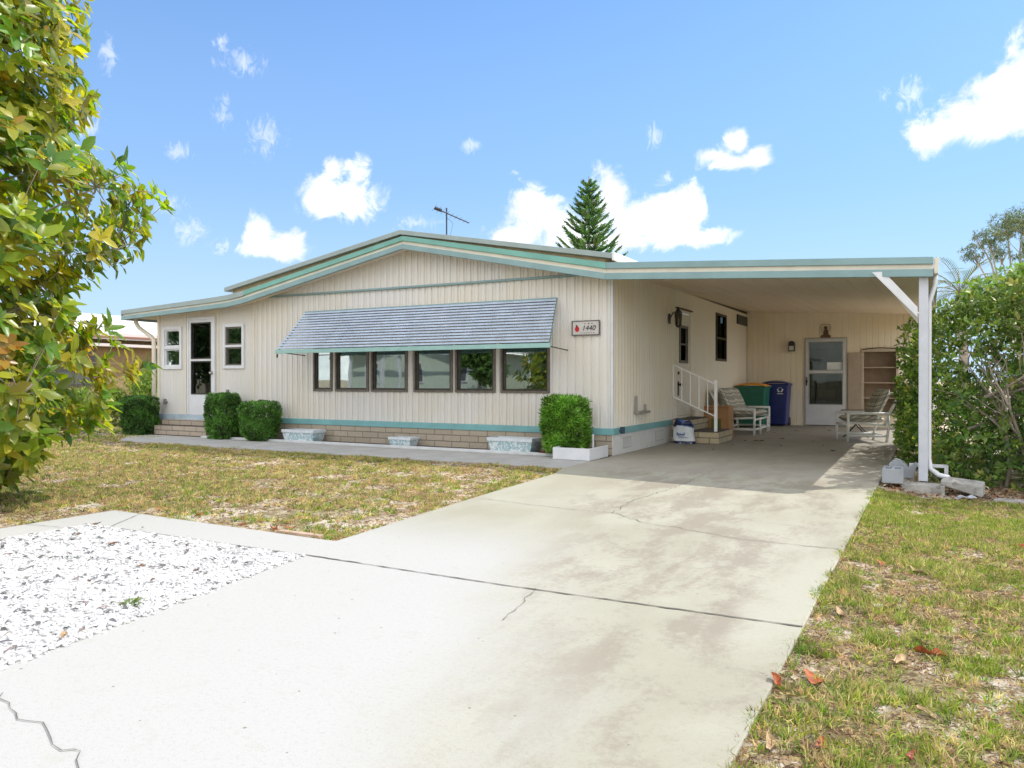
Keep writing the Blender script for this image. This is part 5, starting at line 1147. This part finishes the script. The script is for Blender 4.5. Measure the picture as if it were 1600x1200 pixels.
# ------------------------------------------------------------------ gravel bed
def gravel():
    g = np.random.default_rng(77)
    tag(MB().prism([(.60, -6.81), (.97, -8.94), (-1.545, -8.94), (-1.545, -6.81)], -.004, 2, -.06).build('gravel_bed', mat('dark grit', (.50, .49, .48), 1, var=.3, vscale=40, bump=.6), bevel=0), None, None, kind='structure')
    n = 27000; x = g.uniform(-1.54, .98, n); y = g.uniform(-8.93, -6.82, n); k = x < .62 + (-6.81 - y) * .172 + np.abs(g.normal(0, .02, n)); x = x[k]; y = y[k]; n = len(x)
    oc = np.array([(1, 0, 0), (0, 1, 0), (-1, 0, 0), (0, -1, 0), (0, 0, 1), (0, 0, -1)], float)
    v = [*oc]; tri = []; cache = {}
    def mid(a, b):
        q = (min(a, b), max(a, b))
        if q not in cache: m_ = v[a] + v[b]; v.append(m_ / np.linalg.norm(m_)); cache[q] = len(v) - 1
        return cache[q]
    for a, b, c in [(0, 1, 4), (1, 2, 4), (2, 3, 4), (3, 0, 4), (1, 0, 5), (2, 1, 5), (3, 2, 5), (0, 3, 5)]:
        d, e, f = mid(a, b), mid(b, c), mid(c, a); tri += [(a, d, f), (d, b, e), (f, e, c), (d, e, f)]
    v = np.array(v); tri = np.array(tri)
    s = g.uniform(.007, .0145, n)[:, None, None] * g.uniform(.7, 1.3, (n, 1, 3)) * np.array([1, 1, .62]); P = v[None] * s * g.uniform(.78, 1.18, (n, len(v), 1))
    a = g.random(n) * 6.28; ca, sa = np.cos(a)[:, None], np.sin(a)[:, None]; X = P[..., 0] * ca - P[..., 1] * sa; Y = P[..., 0] * sa + P[..., 1] * ca
    Z = P[..., 2] + X * g.normal(0, .25, (n, 1)) + Y * g.normal(0, .25, (n, 1))
    V = np.stack([X + x[:, None], Y + y[:, None], Z + g.uniform(-.009, .001, (n, 1)) + np.where(x > .585 + (-6.81 - y) * .172, .007, 0)[:, None]], -1).reshape(-1, 3); F = (np.arange(n) * len(v))[:, None, None] + tri[None]
    o = np_mesh('marble_gravel', V, [F.reshape(-1, 3)], M['gravel'], None, None); tag(o, 'white marble chip gravel filling the bed at the street end of the lawn', None, kind='stuff')
    # dark grit and leaf crumbs scattered on the chips
    m = 620; x = g.uniform(-1.5, .9, m); y = g.uniform(-8.9, -6.85, m); k = x < .58 + (-6.81 - y) * .172; x, y = x[k], y[k]; m = len(x)
    Vq, Fq, c = leaves(np.stack([x, y, g.uniform(.008, .014, m)], 1), np.stack([g.normal(size=m), g.normal(size=m), g.normal(0, .12, m)], 1), np.tile([0, 0, 1.], (m, 1)) + g.normal(0, .2, (m, 3)), g.uniform(.015, .07, m), g.uniform(.008, .026, m), palette(g, m, [(.15, .14, .14), (.20, .16, .14), (.11, .11, .11)], [3, 1, 2]))
    tag(np_mesh('leaf_crumbs', Vq, Fq, leaf_mat('dry crumb', .0, .9), None, c), 'dark leaf crumbs scattered over the white gravel', None, kind='stuff')
gravel()

# ------------------------------------------------------------------ lawn grass
GCOL = [(.14, .22, .035), (.26, .31, .055), (.45, .38, .17), (.38, .27, .15), (.10, .15, .03)]
THATCH = [(.30, .20, .12), (.20, .12, .08), (.48, .38, .22), (.12, .075, .055), (.42, .34, .16)]
def grass(name, label, n, xr, yr, ok, Lr, Wr, seed, wts, per=9, gmix=.5, dmin=.12, thatch=.8):
    """tufts of blades around shared centres, over a mat of flat dead straw"""
    g = np.random.default_rng(seed); m = n // per; x = g.uniform(*xr, m); y = g.uniform(*yr, m); k = ok(x, y)
    a = vnoise(x * 1.1 + 40, y * 1.1 + 40, 5, 3); b = vnoise(x * 5 + 9, y * 5 + 9, 6, 3); dens = np.clip((a * .5 + b * .7 - .47) * 5, dmin, 1)
    k &= g.random(m) < dens; x, y, a, b = x[k], y[k], a[k], b[k]; m = len(x)
    green = np.clip((vnoise(x * 1.3 + 12, y * 1.3 + 30, 15, 3) - .40) * 4, 0, 1)
    f = ((g.random(m) < green * gmix) * 1.0)[:, None]; tc = palette(g, m, GCOL, wts, .25) * (1 - f) + palette(g, m, GCOL[:2] + GCOL[4:], [4, 5, 1], .22) * f
    ix = np.repeat(np.arange(m), per); n = len(ix); th = g.random(n) * 6.28; rad = g.random(n) ** .7; el = g.uniform(.25, 1.5, n)
    D = np.stack([np.cos(th) * rad, np.sin(th) * rad, el], 1); P = np.stack([x[ix] + np.cos(th) * .012 * rad, y[ix] + np.sin(th) * .012 * rad, x[ix] * 0], 1)
    L = g.uniform(*Lr, n) * (.55 + .8 * b[ix]); col = tc[ix] * g.uniform(.75, 1.3, (n, 1))
    # dead straw lying flat
    q = int(n * thatch); sx = g.uniform(*xr, q); sy = g.uniform(*yr, q); kk = ok(sx, sy) & (g.random(q) < np.clip(.35 + 1.6 * (vnoise(sx * 4 + 3, sy * 4 + 8, 33, 3) - .35), .06, 1)); sx, sy = sx[kk], sy[kk]; q = len(sx)
    D2 = np.stack([g.normal(size=q), g.normal(size=q), g.normal(.12, .16, q)], 1); P2 = np.stack([sx, sy, g.uniform(.001, .010, q)], 1); L2 = g.uniform(*Lr, q) * .9
    P = np.concatenate([P, P2]); D = unit(np.concatenate([D, D2])); L = np.concatenate([L, L2]); col = np.concatenate([col, palette(g, q, THATCH, [3, 3, 3, 2, 2], .25)]); n = len(P)
    P[:, 2] += ground_h(P[:, 0], P[:, 1]) - .003; N = g.normal(size=(n, 3)); Sd = unit(np.cross(D, N)); w = g.uniform(*Wr, n)[:, None]
    droop = np.array([0, 0, -.35]) * g.random((n, 1))
    V = np.stack([P - Sd * w * .5, P + Sd * w * .5, P + D * L[:, None] * .55 + Sd * w * .4, P + D * L[:, None] * .55 - Sd * w * .4, P + unit(D + droop * 2) * L[:, None]], 1)
    o = (np.arange(n) * 5)[:, None]
    ob = np_mesh(name, V.reshape(-1, 3), [o + np.array([0, 1, 2, 3]), o + np.array([3, 2, 4])], LM_GRASS, None, np.repeat(col, 5, 0)); tag(ob, label, None, kind='stuff'); print(name, n)
right = lambda x, y: (x > 3.525 - .03 * vnoise(y * 4 + 50, x * 0 + 3, 8, 3)) & ~((y > -1.7) & (x > 3.5)) & (x < 8)
grass('lawn_grass', 'patchy green and straw coloured grass on the right lawn', 420000, (3.5, 5.4), (-9.6, -1.5), right, (.020, .055), (.0026, .0055), 101, [20, 26, 22, 18, 6], gmix=.42)
grass('lawn_grass', 'thin grass farther right on the right lawn', 170000, (5.4, 15), (-11, 6), lambda x, y: ((y < -1.7) | (x > 8.9)), (.03, .07), (.007, .012), 102, [24, 24, 22, 18, 6], dmin=.3)
def left(x, y):
    edge = np.where(y < -4.4, .50 - (y + 6.4) * .09, .32 - (y + 4.4) * .067)
    wy = np.where(x < -8.8, -.6, np.where(x < -5.2, -1.64, -1.72)); top = y < wy - .02 * np.sin(x * 9) + .01
    return (x < edge) & top & ((y > -6.36 + .02 * np.sin(x * 11)) | (x < -1.97))
grass('lawn_grass', 'dry straw and green grass on the left lawn in front of the home', 420000, (-9.5, .6), (-7.2, -.5), left, (.022, .055), (.004, .008), 103, [9, 14, 36, 34, 4], gmix=.30, dmin=.05)
grass('lawn_grass', 'grass at the far left of the lawn beside the neighbouring home', 90000, (-17, -9.5), (-8, 3), lambda x, y: ~((x > -9.9) & (y > -.7)), (.03, .07), (.008, .014), 104, [20, 24, 26, 14, 4])
grass('lawn_grass', 'grass under the magnolia tree at the left edge', 60000, (-9.5, -1.9), (-11, -7.2), lambda x, y: x < -1.97, (.02, .055), (.004, .007), 105, [8, 14, 40, 32, 3], gmix=.3)
# leaf litter under the hedge
def litter():
    g = np.random.default_rng(120); m = 5200; x = g.uniform(3.6, 7.5, m); y = g.normal(-1.0, .45, m); k = (y < .4) & (y > -1.75) & ~((x < 3.8) & (y > -1.1)); x, y = x[k], y[k]; m = len(x)
    V, F, c = leaves(np.stack([x, y, ground_h(x, y) + g.uniform(.004, .03, m)], 1), np.stack([g.normal(size=m), g.normal(size=m), g.normal(0, .25, m)], 1), np.tile([0, 0, 1.], (m, 1)) + g.normal(0, .35, (m, 3)), g.uniform(.03, .07, m), g.uniform(.014, .032, m), palette(g, m, [(.20, .12, .07), (.33, .22, .13), (.12, .08, .05), (.36, .17, .09), (.4, .33, .25)], [3, 3, 3, 1, 1]), .3)
    tag(np_mesh('leaf_litter', V, F, leaf_mat('dry litter leaf', .1, .8), None, c), 'brown leaf litter on the bare soil under the right hedge', None, kind='stuff')
litter()

# ------------------------------------------------------------------ fallen leaves, one object each
def fallen_mesh(seed, col, L=.14):
    g = random.Random(seed); n = 6; vs = []; fs = []
    curl = g.uniform(.3, .9); tw = g.uniform(-1.2, 1.2); bend = g.uniform(.3, 1.6)
    for i in range(n + 1):
        u = i / n; w = L * .19 * math.sin(math.pi * min(1, u * .92 + .05)) ** .8 * g.uniform(.85, 1.15); x = L * (u - .5)
        for j, s in enumerate((-1, -.5, 0, .5, 1)):
            vs.append((x, w * s * (1 - .25 * curl * abs(s)) + .012 * math.sin(u * 3 + tw), .002 + curl * w * abs(s) ** 1.5 * (1 + .5 * math.sin(u * 7 + tw + s)) + bend * .06 * (u - .5) ** 2 + w * s * .35 * math.sin(tw * (u - .3) * 2) + g.uniform(0, .003)))
    for i in range(n):
        for j in range(4): fs.append((5 * i + j, 5 * i + j + 1, 5 * i + j + 6, 5 * i + j + 5))
    me = bpy.data.meshes.new('fallen_leaf'); me.from_pydata(vs, [], fs); me.polygons.foreach_set('use_smooth', [True] * len(fs))
    me.materials.append(col); return me
rust_m = mat('rust brown leaf', (.34, .085, .02), .65, var=.4, vscale=40); tan_m = mat('pale tan leaf', (.38, .26, .14), .75, var=.35, vscale=40); dark_m = mat('dark brown leaf', (.13, .07, .045), .8, var=.25, vscale=40); red_m = mat('crimson leaf', (.33, .015, .035), .5, var=.3, vscale=40)
VAR = {'r': [fallen_mesh(s, rust_m) for s in (1, 2, 3)], 't': [fallen_mesh(s, tan_m) for s in (4, 5, 6)], 'd': [fallen_mesh(s, dark_m, .11) for s in (7, 8, 9)], 'c': [fallen_mesh(10, red_m, .09)]}
LB = {'r': 'rust brown fallen magnolia leaf', 't': 'pale tan fallen magnolia leaf', 'd': 'dark curled dead leaf', 'c': 'crimson fallen leaf'}
def fall(x, y, z, k, where, i, s=1.0, rz=None, lab=None):
    o = bpy.data.objects.new('fallen_leaf', VAR[k][i % len(VAR[k])]); C.objects.link(o); o.location = (x, y, z); o.scale = (s, s, s)
    o.rotation_euler = (rnd.uniform(-.12, .12), rnd.uniform(-.12, .12), rnd.uniform(0, 6.28) if rz is None else rz)
    o['label'] = lab or LB[k] + ' ' + where; o['category'] = 'leaf'; o['group'] = 'fallen leaves ' + where
spots = [(3.65, -7.42, 'r', 1.35), (4.02, -6.89, 'r', 1), (3.66, -6.49, 't', 1), (3.85, -6.26, 't', .9), (4.52, -4.36, 'r', .9), (4.22, -5.52, 'r', .8), (3.76, -5.3, 'r', .8), (3.95, -5.41, 't', 1.1), (3.71, -7.96, 'd', .8), (3.98, -7.88, 'c', .8),
         (3.535, -7.51, 'r', .8), (3.73, -7.93, 'r', .8), (3.64, -6.12, 'r', .8), (3.66, -6.21, 't', .8), (3.99, -6.75, 't', .7), (3.67, -7.05, 't', .6), (3.92, -7.05, 't', .9), (4.4, -4.6, 't', .7), (4.01, -7.52, 't', .7), (3.60, -8.0, 't', .8), (4.3, -6.1, 't', .7), (4.25, -4.9, 't', .7), (4.6, -5.3, 'r', .7), (4.1, -3.6, 'd', .7), (4.45, -3.0, 't', .7), (3.75, -4.3, 't', .7), (4.35, -7.1, 'd', .8)]
SL = {0: 'largest curled rust brown magnolia leaf on the grass beside the lower drive edge', 1: 'rust brown leaf lying alone in the open middle of the right lawn', 2: 'long tan leaf on the right lawn, just left of the white ring', 3: 'long tan leaf touching the white ring on the right lawn', 4: 'rust brown leaf at the right picture edge, farthest of the red ones', 5: 'rust brown leaf on the bare sand patch of the right lawn', 6: 'small rust leaf beside the drive edge near the upper crack',
      7: 'wide tan leaf on the right lawn beyond the white ring', 8: 'dark leaf at the bottom of the picture nearest the drive corner', 9: 'small crimson leaf in the grass at the bottom right', 10: 'rust leaf lying on the concrete edge of the drive', 11: 'rust leaf beside the dark leaf at the bottom of the picture', 12: 'small rust leaf by the drive edge beside the long joint', 13: 'small tan leaf overlapping the rust leaf beside the long joint', 23: 'dark leaf near the concrete block under the post', 26: 'dark leaf at the right edge low in the picture'}
for i, (x, y, k, s) in enumerate(spots): fall(x, y, float(ground_h(np.array(x), np.array(y))) + .006 if x > 3.54 else .003, k, 'on the right lawn', i, s * .85, lab=SL.get(i))
for i, (x, y, k, s) in enumerate([(-1.42, -6.84, 'd', 1), (-1.18, -7.14, 'd', .9), (-.68, -7.2, 'd', .9), (-1.01, -6.75, 'd', .5), (.03, -7.52, 'd', .8), (.40, -7.43, 'd', .7), (.09, -7.86, 'd', .6), (.36, -7.68, 'd', .7), (.84, -8.46, 't', .8), (-.95, -7.7, 'd', .6), (-.1, -7.1, 'd', .6)]): fall(x, y, .010, k, 'on the white gravel', i, s * .7)
for i, (x, y, k, s) in enumerate([(-.15, -6.16, 'r', 1), (-.25, -6.22, 'r', .9), (-3.34, -4.64, 'r', 1), (-2.19, -6.1, 'd', 1), (-1.2, -6.1, 'r', .7), (-.6, -6.2, 'r', .6), (-2.9, -5.2, 'd', .8), (-4.5, -4.2, 'r', .8), (-1.9, -4.9, 't', .7), (-.8, -4.1, 't', .7), (-3.9, -3.2, 'd', .7), (-5.6, -3.9, 'r', .8), (-2.2, -3.3, 't', .8), (-2.6, -5.8, 'd', .7), (-1.55, -5.5, 'r', .7)]): fall(x, y, -.022, k, 'on the left lawn', i, s * .9)
fl = [(1.12, 3.55), (1.3, 3.75), (1.28, 3.68), (1.38, 3.72), (1.36, 3.62), (1.1, 2.7), (1.85, 2.8), (1.6, 4.4), (1.75, 4.9), (2.0, 5.3), (2.2, 3.9), (2.45, 3.2), (1.2, 6.0), (1.5, 6.8), (2.1, 7.2), (2.7, 2.2), (1.9, 8.2), (2.4, 8.6), (1.05, 1.6), (.5, 1.9), (2.6, 6.3), (1.55, 5.6)]
for i, (x, y) in enumerate(fl): fall(x, y, .004, 'd', 'on the carport floor', i, rnd.uniform(.4, .95))
rg = MB().lathe([(.014, 0), (.024, 0), (.024, .005), (.014, .005)], (3.80, -6.27, -.008), 20); tag(rg.build('white_ring', M['paper'], None), 'small white plastic ring lying in the right lawn', 'ring')
# weed in the gravel
def weed():
    g = np.random.default_rng(5); n = 46; P = np.tile([.63, -7.98, .0], (n, 1)) + g.normal(0, .035, (n, 3)) * [1, 1, .1]; D = g.normal(size=(n, 3)) + [0, 0, .5]
    V, F, c = leaves(P, D, g.normal(size=(n, 3)), g.uniform(.02, .05, n), g.uniform(.006, .012, n), palette(g, n, [(.12, .2, .04), (.2, .25, .07)], [1, 1])); tag(np_mesh('weed_sprig', V, F, LM_GRASS, None, c), 'small green weed sprig growing through the white gravel', 'weed')
weed()
tag(MB().box(-.1, .30, -6.34, -6.29, -.03, .006).build('timber_offcut', mat('weathered offcut', (.42, .30, .22), .9, var=.2), None, bevel=.003), 'short reddish timber offcut along the kerb beside the left lawn', 'timber')
